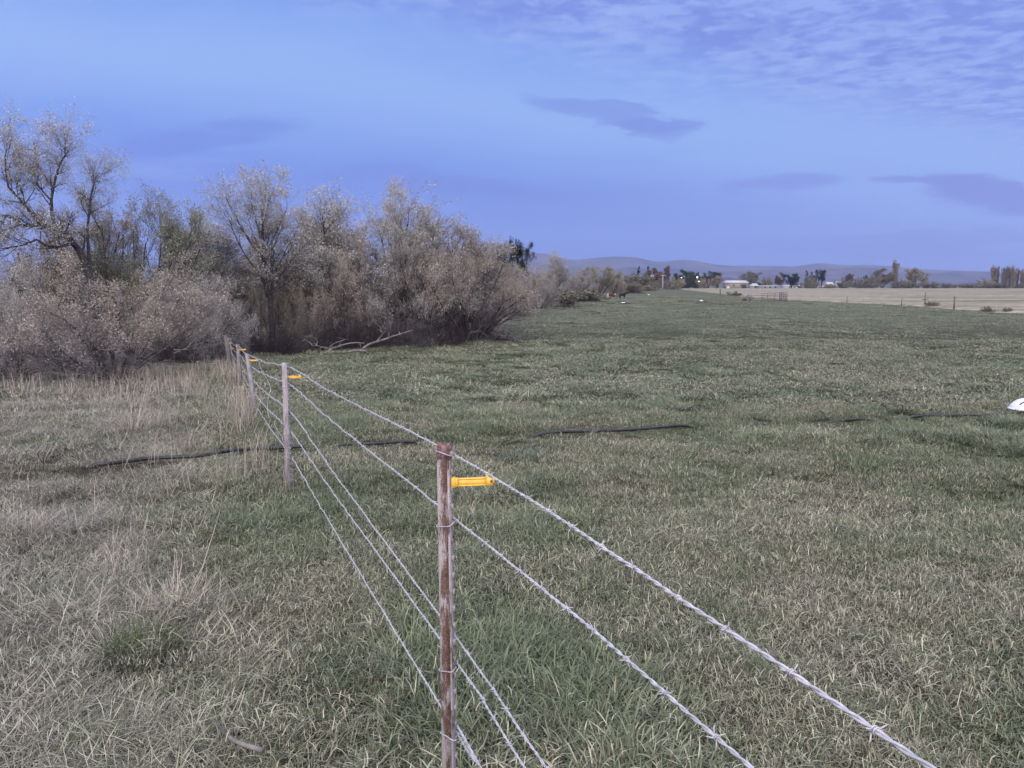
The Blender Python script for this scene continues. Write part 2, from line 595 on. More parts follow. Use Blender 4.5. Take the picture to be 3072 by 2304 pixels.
ground = link('ground', mesh_np('ground', np.stack([XX, YY, ZZ], -1), q, attrs={'litter_shade': LITTER_SHADE.ravel()}, smoothf=True), M_ground)
tag(ground, 'grazed grass pasture falling gently away to the creek', None, None, 'structure')

# ------------------------------------------------------------------ stubble field behind the boundary fence
M_stub, nt, b = material('stubble', 0.95, 0.1)
geo = nt.new('ShaderNodeNewGeometry')
pos = geo.outputs['Position']
mp = nt.new('ShaderNodeMapping')
nt.l.new(pos, mp.inputs[0])
mp.inputs['Rotation'].default_value = (0, 0, R(24))
mp.inputs['Scale'].default_value = (0.030, 0.22, 1)
rowsn = nt.noise(mp.outputs[0], 1.0, 4, 0.6, 0.2)
n2 = nt.noise(pos, 0.5, 5, 0.7)
n3 = nt.noise(pos, 0.03, 2, 0.5)
c = nt.mix(nt.rng(n2, 0.3, 0.7), (0.19, 0.165, 0.135, 1), (0.43, 0.37, 0.30, 1))
c = nt.mix(nt.m('MULTIPLY', nt.rng(rowsn, 0.50, 0.60), 0.85), c, (0.105, 0.105, 0.08, 1))
c = nt.mix(nt.m('MULTIPLY', nt.rng(n3, 0.5, 0.62), 0.25), c, (0.24, 0.24, 0.14, 1))
nt.l.new(c, b.inputs['Base Color'])
fy = np.array([8, 30, 67, 79, 96, 120, 151, 230, 330, 440, 560, 660])
fx = np.array([43.5, 44.0, 44.6, 45.5, 48.0, 46.0, 47.5, 61.0, 78, 95, 88, 84])
ry = np.concatenate([np.linspace(8, 160, 400), np.linspace(162, 640, 200)])
edge = np.interp(ry, fy, fx) + 0.8 * vnoise(ry * 0.35, ry * 0 + 3, 11) + 0.5 * vnoise(ry * 1.4, ry * 0 + 7, 12)
wid = np.concatenate([np.linspace(0, 1, 120) ** 2 * 700])
EX = edge[:, None] + wid[None, :]
EY = np.broadcast_to(ry[:, None], EX.shape)
ft = smooth((EX - edge[:, None]) / 0.8)
EZ = G(EX, EY) + 0.02 + 0.14 * ft + 0.03 * vnoise(EX * 2.2, EY * 0.9, 21) * ft
idx = np.arange(EX.size).reshape(EX.shape)
q = np.stack([idx[:-1, :-1], idx[:-1, 1:], idx[1:, 1:], idx[1:, :-1]], -1).reshape(-1, 4)
stub = link('stubble_field', mesh_np('stubble_field', np.stack([EX, EY, EZ], -1), q, smoothf=True), M_stub)
tag(stub, 'pale mown stubble field beyond the boundary fence', None, None, 'structure')

# ------------------------------------------------------------------ hills
hu = np.linspace(-1.3, 1.3, 900)
hd = np.linspace(3200, 9800, 120)


def prof(pts, D):
    us = []; hs = []
    for (px, py) in pts:
        u, v = UV(px, py)
        us.append(u); hs.append(max(0.0, v * D + CAMZ))
    return np.interp(hu, us, hs)


ridges = [
    (8600, 1000, [(-2200, 800), (-600, 770), (0, 782), (300, 800), (700, 790), (1100, 775), (1400, 762), (1570, 757), (1640, 761), (1700, 777), (1725, 780), (1780, 774), (1830, 770.5),
                  (1860, 769.5), (1915, 773), (1965, 784.5), (2000, 784), (2040, 779), (2078, 781), (2120, 789), (2150, 794), (2200, 798), (2260, 797), (2330, 798.5), (2385, 799), (2420, 794),
                  (2460, 789), (2500, 793), (2560, 796), (2590, 794), (2680, 799), (2760, 807), (2860, 811), (2970, 816), (3072, 822), (3600, 815), (5200, 790)]),
    (6600, 750, [(-2200, 840), (0, 815), (1400, 800), (1600, 790), (1700, 800), (1800, 812), (1900, 800), (1960, 812), (2040, 806), (2120, 815), (2260, 812), (2340, 808), (2440, 806),
                 (2500, 806), (2560, 802), (2640, 804), (2700, 818), (2760, 813), (2800, 820), (2850, 814), (2920, 813), (2985, 816), (3072, 835), (4000, 830)]),
    (4700, 600, [(-2200, 850), (0, 835), (1500, 825), (1800, 826), (2000, 836), (2150, 830), (2300, 842), (2500, 838), (2640, 836), (2740, 834), (2800, 840), (2860, 850), (2930, 846), (3072, 850), (4000, 846)]),
]
UU, DD = np.meshgrid(hu, hd, indexing='ij')
HX = UU * DD
HZ = np.zeros_like(UU) - 2
for (D, w_, pts) in ridges:
    p = prof(pts, D)
    k = np.exp(-np.linspace(-2, 2, 7) ** 2); k /= k.sum()
    p = np.convolve(np.pad(p, 3, mode='edge'), k, mode='valid')
    s_ = np.clip(1 - np.abs(DD - D) / w_, 0, 1)
    bump = s_ * s_ * (3 - 2 * s_)
    rav = 1 - np.abs(fbm(HX / 420.0, DD / 900.0, 31, 4)) * 1.3 * (1 - bump) - 0.10
    HZ = np.maximum(HZ, p[:, None] * bump ** 0.8 * np.clip(rav + 0.10 * bump, 0.2, 1.02))
idx = np.arange(HX.size).reshape(HX.shape)
q = np.stack([idx[:-1, :-1], idx[1:, :-1], idx[1:, 1:], idx[:-1, 1:]], -1).reshape(-1, 4)
M_hill, nt, b = material('hill_grass', 0.95, 0.05)
geo = nt.new('ShaderNodeNewGeometry')
n = nt.noise(geo.outputs['Position'], 0.0016, 5, 0.6)
n2 = nt.noise(geo.outputs['Position'], 0.006, 4, 0.6)
c = nt.mix(nt.rng(n, 0.35, 0.65), (0.040, 0.034, 0.036, 1), (0.125, 0.10, 0.085, 1))
c = nt.mix(nt.m('MULTIPLY', nt.rng(n2, 0.5, 0.68), 0.6), c, (0.025, 0.027, 0.026, 1))
nt.l.new(c, b.inputs['Base Color'])
hills = link('hills', mesh_np('hills', np.stack([HX, DD, HZ], -1), q, smoothf=True), M_hill)
tag(hills, 'low bare hazy hills along the horizon', None, None, 'structure')

# ------------------------------------------------------------------ haze
mb = MB()
mb.box((0, 0, (800 - 4) / 2), (27000, 25200, 804))
M_haze = bpy.data.materials.new('haze_air')
M_haze.use_nodes = True
M_haze.node_tree.nodes.clear()
hz = NT(M_haze.node_tree)
pv = hz.new('ShaderNodeVolumePrincipled')
pv.inputs['Color'].default_value = (0.40, 0.50, 0.92, 1)
pv.inputs['Density'].default_value = 1.0e-4
pv.inputs['Anisotropy'].default_value = 0.0
ho = hz.new('ShaderNodeOutputMaterial')
hz.l.new(pv.outputs[0], ho.inputs['Volume'])
haze = mb.build('haze', M_haze)
tag(haze, 'thin blue evening haze in front of the hills', None, None, 'stuff')
try:
    haze.data.update()
except Exception:
    pass

# ------------------------------------------------------------------ grass blades
def blade_mat(name, g1c, g2c, s1c, s2c, bias=0.0):
    m, nt, b = material(name, 0.55, 0.35)
    dr, pos, yy, left = dryness(nt)
    a1 = nt.new('ShaderNodeAttribute'); a1.attribute_name = 'rnd'
    a2 = nt.new('ShaderNodeAttribute'); a2.attribute_name = 'dry'
    a3 = nt.new('ShaderNodeAttribute'); a3.attribute_name = 'hgt'
    f = nt.rng(nt.m('ADD', nt.m('ADD', a2.outputs['Fac'], bias), nt.m('MULTIPLY', nt.m('SUBTRACT', dr, 0.5), 1.3)), 0.38, 0.62)
    g = nt.mix(a1.outputs['Fac'], (*g1c, 1), (*g2c, 1))
    s_ = nt.mix(nt.m('POWER', a1.outputs['Fac'], 1.9), (*s1c, 1), (*s2c, 1))
    s_ = nt.mix(nt.m('MULTIPLY', left, 0.75), s_, nt.mix(nt.m('POWER', a1.outputs['Fac'], 1.6), (0.12, 0.105, 0.088, 1), (0.52, 0.475, 0.42, 1)))
    c = nt.mix(f, g, s_)
    nt.l.new(c, b.inputs['Base Color'])
    return m


M_blade = blade_mat('grass_blade', (0.058, 0.076, 0.042), (0.222, 0.252, 0.152), (0.095, 0.083, 0.056), (0.60, 0.565, 0.43))
M_straw = simple_mat('straw', (0.30, 0.25, 0.20), (0.56, 0.48, 0.40), 7, 0.7, 0.3)


def blades(rng, n, rad, lmin, lmax, wmin, wmax, lean, curl, ns=3, dryp=0.5, center_pow=0.5, inner=0.0, outward=0.0):
    """n curved blades growing from a disc: verts, faces, attributes"""
    th = rng.uniform(0, 2 * np.pi, n)
    rr = inner + (rad - inner) * rng.uniform(0, 1, n) ** center_pow
    p0 = np.stack([np.cos(th) * rr, np.sin(th) * rr, np.full(n, -0.01)], 1)
    L = rng.uniform(lmin, lmax, n)
    w = rng.uniform(wmin, wmax, n)
    az = rng.uniform(0, 2 * np.pi, n)
    if outward > 0:
        mixo = rng.uniform(0, 1, n) < outward
        az = np.where(mixo, th + rng.normal(0, 0.5, n), az)
    le = np.clip(rng.normal(lean[0], lean[1], n), 0.02, 1.52)           # lean from the vertical
    cu = rng.uniform(curl[0], curl[1], n)
    side = np.stack([-np.sin(az), np.cos(az), np.zeros(n)], 1)
    tw = rng.uniform(-0.6, 0.6, n)
    pts = [p0]
    p = p0
    ang = le.copy()
    azc = az.copy()
    for i in range(ns):
        d = np.stack([np.sin(ang) * np.cos(azc), np.sin(ang) * np.sin(azc), np.cos(ang)], 1)
        p = p + d * (L / ns)[:, None]
        p[:, 2] = np.maximum(p[:, 2], 0.004 + 0.012 * rng.uniform(0, 1, n))
        pts.append(p)
        ang = np.minimum(ang + cu / ns, 2.2)
        azc = azc + tw / ns
    V = []; hg = []
    for i in range(ns):
        ww = (w * (1 - 0.55 * (i / ns) ** 1.5) / 2)[:, None]
        V += [pts[i] - side * ww, pts[i] + side * ww]
        hg += [np.full(n, i / ns)] * 2
    V.append(pts[ns]); hg.append(np.ones(n))
    nv = 2 * ns + 1
    V = np.stack(V, 1)                         # n, nv, 3
    hg = np.stack(hg, 1)
    base = np.arange(n)[:, None] * nv
    q = np.concatenate([base + np.array([[2 * i, 2 * i + 1, 2 * i + 3, 2 * i + 2]]) for i in range(ns - 1)], 0)
    tr = base + np.array([[2 * ns - 2, 2 * ns - 1, 2 * ns]])
    rnd = np.repeat(rng.uniform(0, 1, n), nv)
    dry = np.repeat(np.clip(rng.normal(dryp, 0.28, n), 0, 1), nv)
    return V.reshape(-1, 3), q, tr, {'rnd': rnd, 'dry': dry, 'hgt': hg.ravel()}


def merge(parts):
    off = 0; V = []; Q = []; T = []; A = {}
    for (v, q, t_, a) in parts:
        V.append(v); Q.append(q + off); T.append(t_ + off)
        for k, x in a.items(): A.setdefault(k, []).append(x)
        off += len(v)
    return np.concatenate(V), np.concatenate(Q), np.concatenate(T), {k: np.concatenate(x) for k, x in A.items()}


rng = np.random.default_rng(7)
def patch(spec):
    return merge([blades(rng, *s_[:-1], **s_[-1]) for s_ in spec])


variants = []
# short grazed green with dead blades through it
for k in range(2):
    variants.append(('short_turf', patch([
        (560, .36, .018, .058, .0030, .0052, (0.85, 0.45), (0.1, 1.6), dict(dryp=.36)),
        (130, .36, .03, .085, .0026, .0044, (1.30, 0.25), (-0.2, 1.2), dict(dryp=.80)),
    ])))
# flattened straw thatch
for k in range(2):
    variants.append(('thatch', patch([
        (500, .36, .018, .058, .0030, .0052, (0.95, 0.4), (0.1, 1.6), dict(dryp=.52)),
        (170, .38, .04, .12, .0026, .0044, (1.38, 0.18), (-0.25, 0.9), dict(dryp=.84)),
    ])))
# taller lush tuft
variants.append(('lush_tuft', patch([
    (520, .30, .05, .125, .0032, .0056, (0.8, 0.38), (0.5, 2.0), dict(dryp=.18, center_pow=.7, outward=.6)),
    (120, .34, .04, .12, .003, .005, (1.2, 0.3), (0.1, 1.0), dict(dryp=.6)),
])))
# tall dead clump with lying stems
variants.append(('dead_clump', patch([
    (150, .34, .10, .30, .0026, .0044, (1.35, 0.25), (-0.1, 0.9), dict(dryp=1.0, outward=.3)),
    (220, .38, .06, .20, .0026, .0048, (1.4, 0.15), (-0.2, 0.5), dict(dryp=.95)),
    (230, .34, .03, .10, .003, .0048, (0.9, 0.4), (0.1, 1.4), dict(dryp=.50)),
])))
# coarse tufts for the middle distance
variants.append(('far_tuft', patch([
    (240, .65, .04, .12, .007, .012, (0.8, 0.4), (0.2, 1.4), dict(dryp=.42)),
    (60, .7, .07, .16, .006, .010, (1.3, 0.2), (-0.2, 0.6), dict(dryp=.8)),
])))
variants.append(('far_clump', patch([
    (220, .45, .08, .20, .007, .012, (0.8, 0.35), (0.4, 1.6), dict(dryp=.42, outward=.5)),
])))

LBL = ['short grazed green turf close to the camera', 'short grazed green turf beside the first', 'flattened straw thatch in the turf', 'flattened straw thatch near the fence',
       'lush dark green tuft in the pasture', 'heap of dead lying grass on the creek side of the fence', 'coarse pasture tufts farther out', 'tall pasture tufts farther out']
SPOT = [(0.9, 3.0), (1.9, 4.4), (2.6, 3.6), (0.5, 4.0), (2.4, 5.0), (-2.6, 4.2), (4.0, 18.0), (3.0, 24.0)]
sources = []
for i, (nm, (v, q, t_, a)) in enumerate(variants):
    o = link(nm, mesh_np(nm, v, q, t_, a), M_blade)
    x, y = SPOT[i]
    o.location = (x, y, g1(x, y))
    tag(o, LBL[i], 'grass', None, 'stuff')
    sources.append(o)


def scatter(name, P, rot, scl, idx, srcs, label, mat):
    """one object: points carrying clumps, through a geometry-nodes modifier"""
    me = bpy.data.meshes.new(name)
    me.vertices.add(len(P))
    me.vertices.foreach_set('co', np.asarray(P, np.float32).ravel())
    for nm, typ, arr in (('rot', 'FLOAT_VECTOR', rot), ('scl', 'FLOAT_VECTOR', scl)):
        a = me.attributes.new(nm, typ, 'POINT')
        a.data.foreach_set('vector', np.asarray(arr, np.float32).ravel())
    a = me.attributes.new('idx', 'INT', 'POINT')
    a.data.foreach_set('value', np.asarray(idx, np.int32))
    me.update()
    o = link(name, me)
    me.materials.append(mat)
    ng = bpy.data.node_groups.new(name + '_nodes', 'GeometryNodeTree')
    ng.interface.new_socket('Geometry', in_out='INPUT', socket_type='NodeSocketGeometry')
    ng.interface.new_socket('Geometry', in_out='OUTPUT', socket_type='NodeSocketGeometry')
    gi = ng.nodes.new('NodeGroupInput'); go = ng.nodes.new('NodeGroupOutput')
    jn = ng.nodes.new('GeometryNodeJoinGeometry')

    def attr(nm, ty):
        nd = ng.nodes.new('GeometryNodeInputNamedAttribute')
        nd.data_type = ty
        nd.inputs['Name'].default_value = nm
        return nd.outputs['Attribute']
    ar = attr('rot', 'FLOAT_VECTOR'); as_ = attr('scl', 'FLOAT_VECTOR'); ai = attr('idx', 'INT')
    for k, s_ in enumerate(srcs):
        oi = ng.nodes.new('GeometryNodeObjectInfo')
        oi.inputs['Object'].default_value = s_
        oi.inputs['As Instance'].default_value = True
        cm = ng.nodes.new('FunctionNodeCompare')
        cm.data_type = 'INT'; cm.operation = 'EQUAL'
        ng.links.new(ai, cm.inputs[2]); cm.inputs[3].default_value = k
        ip = ng.nodes.new('GeometryNodeInstanceOnPoints')
        ng.links.new(gi.outputs[0], ip.inputs['Points'])
        ng.links.new(cm.outputs[0], ip.inputs['Selection'])
        ng.links.new(oi.outputs['Geometry'], ip.inputs['Instance'])
        e2r = ng.nodes.new('FunctionNodeEulerToRotation')
        ng.links.new(ar, e2r.inputs[0])
        ng.links.new(e2r.outputs[0], ip.inputs['Rotation'])
        ng.links.new(as_, ip.inputs['Scale'])
        ng.links.new(ip.outputs[0], jn.inputs[0])
    ng.links.new(jn.outputs[0], go.inputs[0])
    md = o.modifiers.new('scatter', 'NODES')
    md.node_group = ng
    return tag(o, label, 'grass', None, 'stuff')


pp = []
for (px, py, dz) in [(285, 1412, .035), (385, 1400, .035), (450, 1391, .04), (560, 1386, .03), (600, 1383, .03), (700, 1366, .055), (780, 1361, .06), (870, 1357, .06), (905, 1355, .05), (955, 1353, -.01), (1020, 1350, .05), (1120, 1345, .055),
                     (1235, 1340, .05), (1300, 1337, -.05), (1500, 1322, -.06), (1600, 1315, .02), (1640, 1312, .06), (1760, 1306, .065), (1900, 1301, .065), (2060, 1289, .06), (2110, 1285, -.05),
                     (2220, 1280, -.01), (2265, 1278, .045), (2300, 1277, .0), (2420, 1272, -.04), (2505, 1268, .0), (2545, 1267, .05), (2600, 1265, .03), (2660, 1262, -.04), (2750, 1256, .03), (2830, 1254, .065), (2900, 1251, .06), (2960, 1249, .0), (3010, 1246, .0), (3045, 1244, .05), (3110, 1241, .05), (3300, 1230, .03)]:
    p = at(px, py)
    pp.append((p.x, p.y, p.z + ((0.040 if px > 2150 else 0.062) if dz > 0.02 else (0.02 if dz > -0.005 else -0.05))))
pipe_pts = list(pp)
_pa = np.array(pp); _pa = _pa[np.argsort(_pa[:, 0])]


def near_pipe(x, y):
    d = np.interp(x, _pa[:, 0], _pa[:, 1]) - y
    return (d > -0.25) & (d < 0.75)


def fence_x(y):
    return -0.18 - 0.392 * (y - 2.17)


def in_field(x, y):
    return x > np.interp(y, fy, fx) - 0.3


def scatter_pts(n, y0, y1, ub, power=2.0, xpad=1.2):
    y = (rng.uniform(0, 1, n) * (y1 ** power - y0 ** power) + y0 ** power) ** (1 / power)
    x = rng.uniform(-1, 1, n) * (ub * y + xpad)
    return x, y


def put(x, y, sc, tilt=0.12, zoff=0.0, sz=None):
    z = G(x, y) + zoff
    n = len(x)
    rot = np.stack([rng.normal(0, tilt, n), rng.normal(0, tilt, n), rng.uniform(0, 6.283, n)], 1)
    s3 = np.stack([sc, sc, sc if sz is None else sz], 1)
    return np.stack([x, y, z], 1), rot, s3


# near turf 1.5..13 m
x, y = scatter_pts(3900, 1.4, 13.5, 0.74, 1.75)
keep = (vnoise(x * 2.1, y * 2.1, 95) + 0.5 * vnoise(x * 5, y * 5, 96)) > -0.47
x, y = x[keep], y[keep]
gx_, gy2 = np.meshgrid(np.arange(-4.6, 4.6, 0.24), np.arange(1.5, 6.2, 0.24))
gx_ = (gx_ + rng.uniform(-.1, .1, gx_.shape)).ravel(); gy2 = (gy2 + rng.uniform(-.1, .1, gy2.shape)).ravel()
keep = np.abs(gx_) < 0.74 * gy2 + 0.5
x = np.concatenate([x, gx_[keep]]); y = np.concatenate([y, gy2[keep]])
lu = vnoise(x * 0.9, y * 0.9, 41) + 0.6 * vnoise(x * 2.3, y * 2.3, 42)
isl = x < fence_x(y) - 0.55 + 0.5 * vnoise(x * 1.2, y * 1.2, 43)
r_ = rng.uniform(0, 1, len(x))
idx = np.where(isl, np.where(r_ + 0.9 * lu < 0.55, 5, np.where(r_ < 0.75, 2, np.where(lu > .3, 4, 0))),
               np.where(lu > 0.24, np.where(r_ < 0.6, 4, 0), np.where(lu < -0.12, np.where(r_ < 0.6, 2, 3), np.where(r_ < 0.5, 0, 1))))
sc = rng.uniform(0.8, 1.15, len(x)) * (0.85 + 0.02 * y) * (1 + 0.25 * (lu > 0.24))
sc = sc * np.where(near_pipe(x, y), 0.55, 1.0)
idx = np.where(near_pipe(x, y) & (idx >= 2), 0, idx)
near_pts = put(x, y, sc)
xs2, ys2 = scatter_pts(7600, 13, 34, 0.76)
keep = xs2 > np.interp(ys2, _ty, _tx) - 1.2
xs2, ys2 = xs2[keep], ys2[keep]
isl2 = (xs2 < fence_x(ys2) - 0.5) & (ys2 < 26)
lu2 = vnoise(xs2 * 0.6, ys2 * 0.35, 44) + 0.6 * vnoise(xs2 * 1.9, ys2 * 1.0, 45)
r2 = rng.uniform(0, 1, len(xs2))
idx2 = np.where(isl2, np.where(r2 < 0.55, 5, np.where(r2 < 0.8, 2, 6)), np.where(lu2 > 0.14, np.where(r2 < 0.30, 7, 4), np.where(lu2 < -0.12, np.where(r2 < 0.5, 3, 6), np.where(r2 < 0.5, 6, 0))))
sc2 = rng.uniform(0.85, 1.4, len(xs2)) * 1.1
mid_pts = put(xs2, ys2, sc2, 0.10, 0.0, sc2 * np.where(isl2, 0.95, 0.58))
x3, y3 = scatter_pts(24000, 31, 170, 0.74, 1.15)
keep = (x3 > np.interp(y3, _ty, _tx) - 1.0) & (~in_field(x3, y3))
x3, y3 = x3[keep], y3[keep]
lu3 = vnoise(x3 * 0.25, y3 * 0.10, 46) + 0.7 * vnoise(x3 * 0.9, y3 * 0.35, 47)
keep = (lu3 > 0.0) | (rng.uniform(0, 1, len(x3)) < 0.45)
x3, y3, lu3 = x3[keep], y3[keep], lu3[keep]
idx3 = np.where(lu3 > 0.28, 7, 6)
sc3 = rng.uniform(0.9, 1.5, len(x3)) * (1.0 + y3 / 130)
far_pts = put(x3, y3, sc3, 0.05, -0.03, sc3 * 0.42)

for (nm, P_, ix, lb) in (('near_grass', near_pts, idx, 'green and straw coloured grazed turf in the near pasture'),
                         ('middle_grass', mid_pts, idx2, 'tussocky grey green turf across the middle of the pasture'),
                         ('distant_grass', far_pts, idx3, 'tufts dotting the distant part of the pasture')):
    scatter(nm, P_[0], P_[1], P_[2], ix, sources, lb, M_blade)

# ------------------------------------------------------------------ barbed wire fence
M_post, nt, b = material('rusty_post', 0.85, 0.2)
tcn = nt.new('ShaderNodeTexCoord')
mp = nt.new('ShaderNodeMapping'); nt.l.new(tcn.outputs['Object'], mp.inputs[0]); mp.inputs['Scale'].default_value = (1, 1, 0.22)
n = nt.noise(mp.outputs[0], 42, 6, 0.72)
n2 = nt.noise(tcn.outputs['Object'], 210, 3, 0.7)
n4 = nt.noise(tcn.outputs['Object'], 6, 2, 0.5)
spz = nt.new('ShaderNodeSeparateXYZ'); nt.l.new(tcn.outputs['Object'], spz.inputs[0])
rust = nt.mix(nt.rng(n2, 0.35, 0.65), (0.085, 0.048, 0.042, 1), (0.19, 0.12, 0.10, 1))
paint = nt.mix(nt.rng(n2, 0.3, 0.7), (0.30, 0.27, 0.28, 1), (0.48, 0.44, 0.46, 1))
# rust keeps to the middle of the stem, worn paint to its edges
ridge = nt.rng(nt.m('ABSOLUTE', nt.m('ADD', spz.outputs[0], 0.018)), 0.021, 0.004)
f = nt.rng(nt.m('ADD', nt.m('ADD', n, nt.m('MULTIPLY', ridge, 0.11)), nt.m('MULTIPLY', nt.m('SUBTRACT', n4, 0.5), 0.45)), 0.49, 0.64)
nt.l.new(nt.mix(f, paint, rust), b.inputs['Base Color'])
bp = nt.new('ShaderNodeBump'); bp.inputs['Strength'].default_value = 0.5; bp.inputs['Distance'].default_value = 0.003
nt.l.new(n, bp.inputs['Height']); nt.l.new(bp.outputs[0], b.inputs['Normal'])
M_postgrey = simple_mat('weathered_post', (0.26, 0.23, 0.25), (0.46, 0.42, 0.44), 30, 0.85, 0.2, bump=0.3, stretch=(1, 1, 0.2))
M_postwood = simple_mat('weathered_wood_post', (0.17, 0.15, 0.155), (0.36, 0.32, 0.32), 40, 0.9, 0.1, bump=0.6, stretch=(1, 1, 0.12))
M_wire = simple_mat('galvanised_wire', (0.40, 0.39, 0.43), (0.62, 0.60, 0.66), 60, 0.55, 0.4, metal=0.15)
M_yellow = simple_mat('yellow_plastic', (0.86, 0.50, 0.085), (0.92, 0.60, 0.13), 30, 0.45, 0.4)

# place, top, per post : (x, y) on the ground and height of the top below/above the lens
PY = [2.17, 7.2, 12.3, 17.0, 22.0]
tops = [(1345, 1330), (860, 1088), (744, 1062), (715, 1033), (676, 1007)]
feet = [(1363, 2520), (871, 1470), (771, 1250), (727, 1168), (690, 1112)]
# height of each wire relative to the lens, at each post
WZ = [[-0.488, -0.772, -1.12, -1.36, -1.52],
      [-0.681, -0.940, -1.31, -1.55, -1.68],
      [-1.068, -1.202, -1.53, -1.77, -1.86],
      [-1.127, -1.395, -1.76, -1.97, -2.04],
      [-1.360, -1.642, -1.98, -2.13, -2.20]]


def tpost(name, i, mat, label, w=1.0, ties=(0, 1, 2, 3, 4), wood=False):
    y = PY[i]
    top = ray(*tops[i], y)
    ft_ = ray(*feet[i], y)
    gz = g1(ft_.x, y)
    base = Vector((ft_.x, y, gz))
    root = empty(name, base, 0, label, 'fence post', 'posts of the barbed wire fence')
    axis = (top - base)
    H = axis.length
    zax = axis.normalized()
    xax = Vector((1, -0.12, 0)); xax = (xax - zax * xax.dot(zax)).normalized()
    yax = zax.cross(xax)
    M = Matrix((xax, yax, zax)).transposed()
    m = MB()
    if wood:
        m.tube([tuple(M @ Vector((0.003 * math.sin(k), 0, k * H / 8 - (0.06 if k == 0 else 0)))) for k in range(9)], [0.052, 0.05, 0.052, 0.05, 0.048, 0.05, 0.047, 0.046, 0.043], 9)
    else:
        hh = H + 0.12
        cz = H / 2 - 0.06
        def bx(cx, cy, sx, sy, c0=0.0):
            m.box((0, 0, 0), (sx * w, sy * w, hh), 0, Matrix.Translation(M @ Vector((cx * w, cy * w, cz))) @ M.to_4x4(), 0.0012)
        bx(-0.0165, 0.0, 0.030, 0.0055)            # stem, seen broadside
        bx(0.0022, 0.0, 0.0052, 0.037)             # flange that faces the pasture
        # studs on the flange
        nst = int(H / 0.052)
        for k in range(nst):
            zc = 0.10 + k * 0.052
            if zc > H - 0.02: break
            m.box((0, 0, 0), (0.0075 * w, 0.016 * w, 0.014), 0, Matrix.Translation(M @ Vector((0.0078 * w, 0, zc))) @ M.to_4x4(), 0.0015)
    o = m.build('shaft', mat, root)
    # wire clips
    for j in ties:
        wz = CAMZ + WZ[j][i] - gz
        c = M @ Vector((0, 0, wz / zax.z))
        dz = (0.010 if j % 2 == 0 else -0.016)
        r_ = 0.0015 if i == 0 else 0.0022
        hw = 0.022 if not wood else 0.052
        P = [Vector((0.017, -0.012, 0)), Vector((0.006, -0.025 * w, dz * .6)), Vector((-0.018, -0.013, dz)), Vector((-0.034 * w, -0.004, dz * 1.3)), Vector((-0.034 * w, 0.006, dz)),
             Vector((-0.012, 0.018, dz * .6)), Vector((0.006, 0.024 * w, dz * .2)), Vector((0.017, 0.012, 0.002))]
        if wood: P = [p * 2.3 for p in P]
        mt = MB()
        mt.tube(catmull([tuple(c + M @ p) for p in P], 0.008), r_, 5)
        mt.build('wire_clip', M_wire, root)
    return root, M, gz


def insulator(root, i, pxy, L=0.127, yaw=0.0, tiltz=0.0):
    """yellow stand-off bracket : clamp block, webbed arm, wire head"""
    p = ray(*pxy, PY[i]) - Vector(root.location)
    m = MB()
    Mx = Matrix.Translation(p) @ Euler((0, -tiltz, yaw)).to_matrix().to_4x4()
    def bx(x, z, sx, sy, sz, bev=0.0015):
        m.box((0, 0, 0), (sx, sy, sz), 0, Mx @ Matrix.Translation((x, 0, z)), bev)
    bx(0.006, 0, 0.013, 0.024, 0.029)
    bx(0.0155, 0, 0.006, 0.020, 0.025)
    # tapered I-shaped arm
    n = 6
    for (yy_, hy) in ((0.0, 0.010),):
        v = []
        for k in range(n + 1):
            x_ = 0.018 + (L - 0.042) * k / n
            hz_ = 0.0105 - 0.0018 * math.sin(k / n * math.pi)
            for (sy, sz) in ((-1, -1), (1, -1), (1, 1), (-1, 1)):
                v.append(tuple(Mx @ Vector((x_, sy * 0.0035, sz * hz_))))
        q_ = [(k * 4 + j, k * 4 + (j + 1) % 4, k * 4 + 4 + (j + 1) % 4, k * 4 + 4 + j) for k in range(n) for j in range(4)]
        q_ += [(3, 2, 1, 0), (n * 4, n * 4 + 1, n * 4 + 2, n * 4 + 3)]
        m.add(v, q_)
    bx(0.018 + (L - 0.042) / 2, 0.0100, L - 0.042, 0.013, 0.0032, 0.0008)
    bx(0.018 + (L - 0.042) / 2, -0.0100, L - 0.042, 0.013, 0.0032, 0.0008)
    bx(L - 0.016, 0.001, 0.018, 0.020, 0.028, 0.002)
    bx(L - 0.023, 0.019, 0.007, 0.012, 0.016, 0.001)
    bx(L - 0.005, 0.003, 0.006, 0.014, 0.018, 0.001)
    ob = m.build('insulator', M_yellow, root)
    md = MB()
    c = Mx @ Vector((L - 0.010, -0.0105, 0.002))
    md.tube([tuple(c), tuple(c + Vector((0, -0.002, 0)))], 0.0035, 8)
    md.build('pin_hole', M_rustpin, ob)
    return ob


M_rustpin = simple_mat('rust_pin', (0.20, 0.05, 0.015), (0.3, 0.09, 0.03), 90)
r0, Mr, gz0 = tpost('fence_post', 0, M_post, 'rusty steel fence post nearest the camera, maroon paint at its top', 1.08, (0, 1, 3, 4))
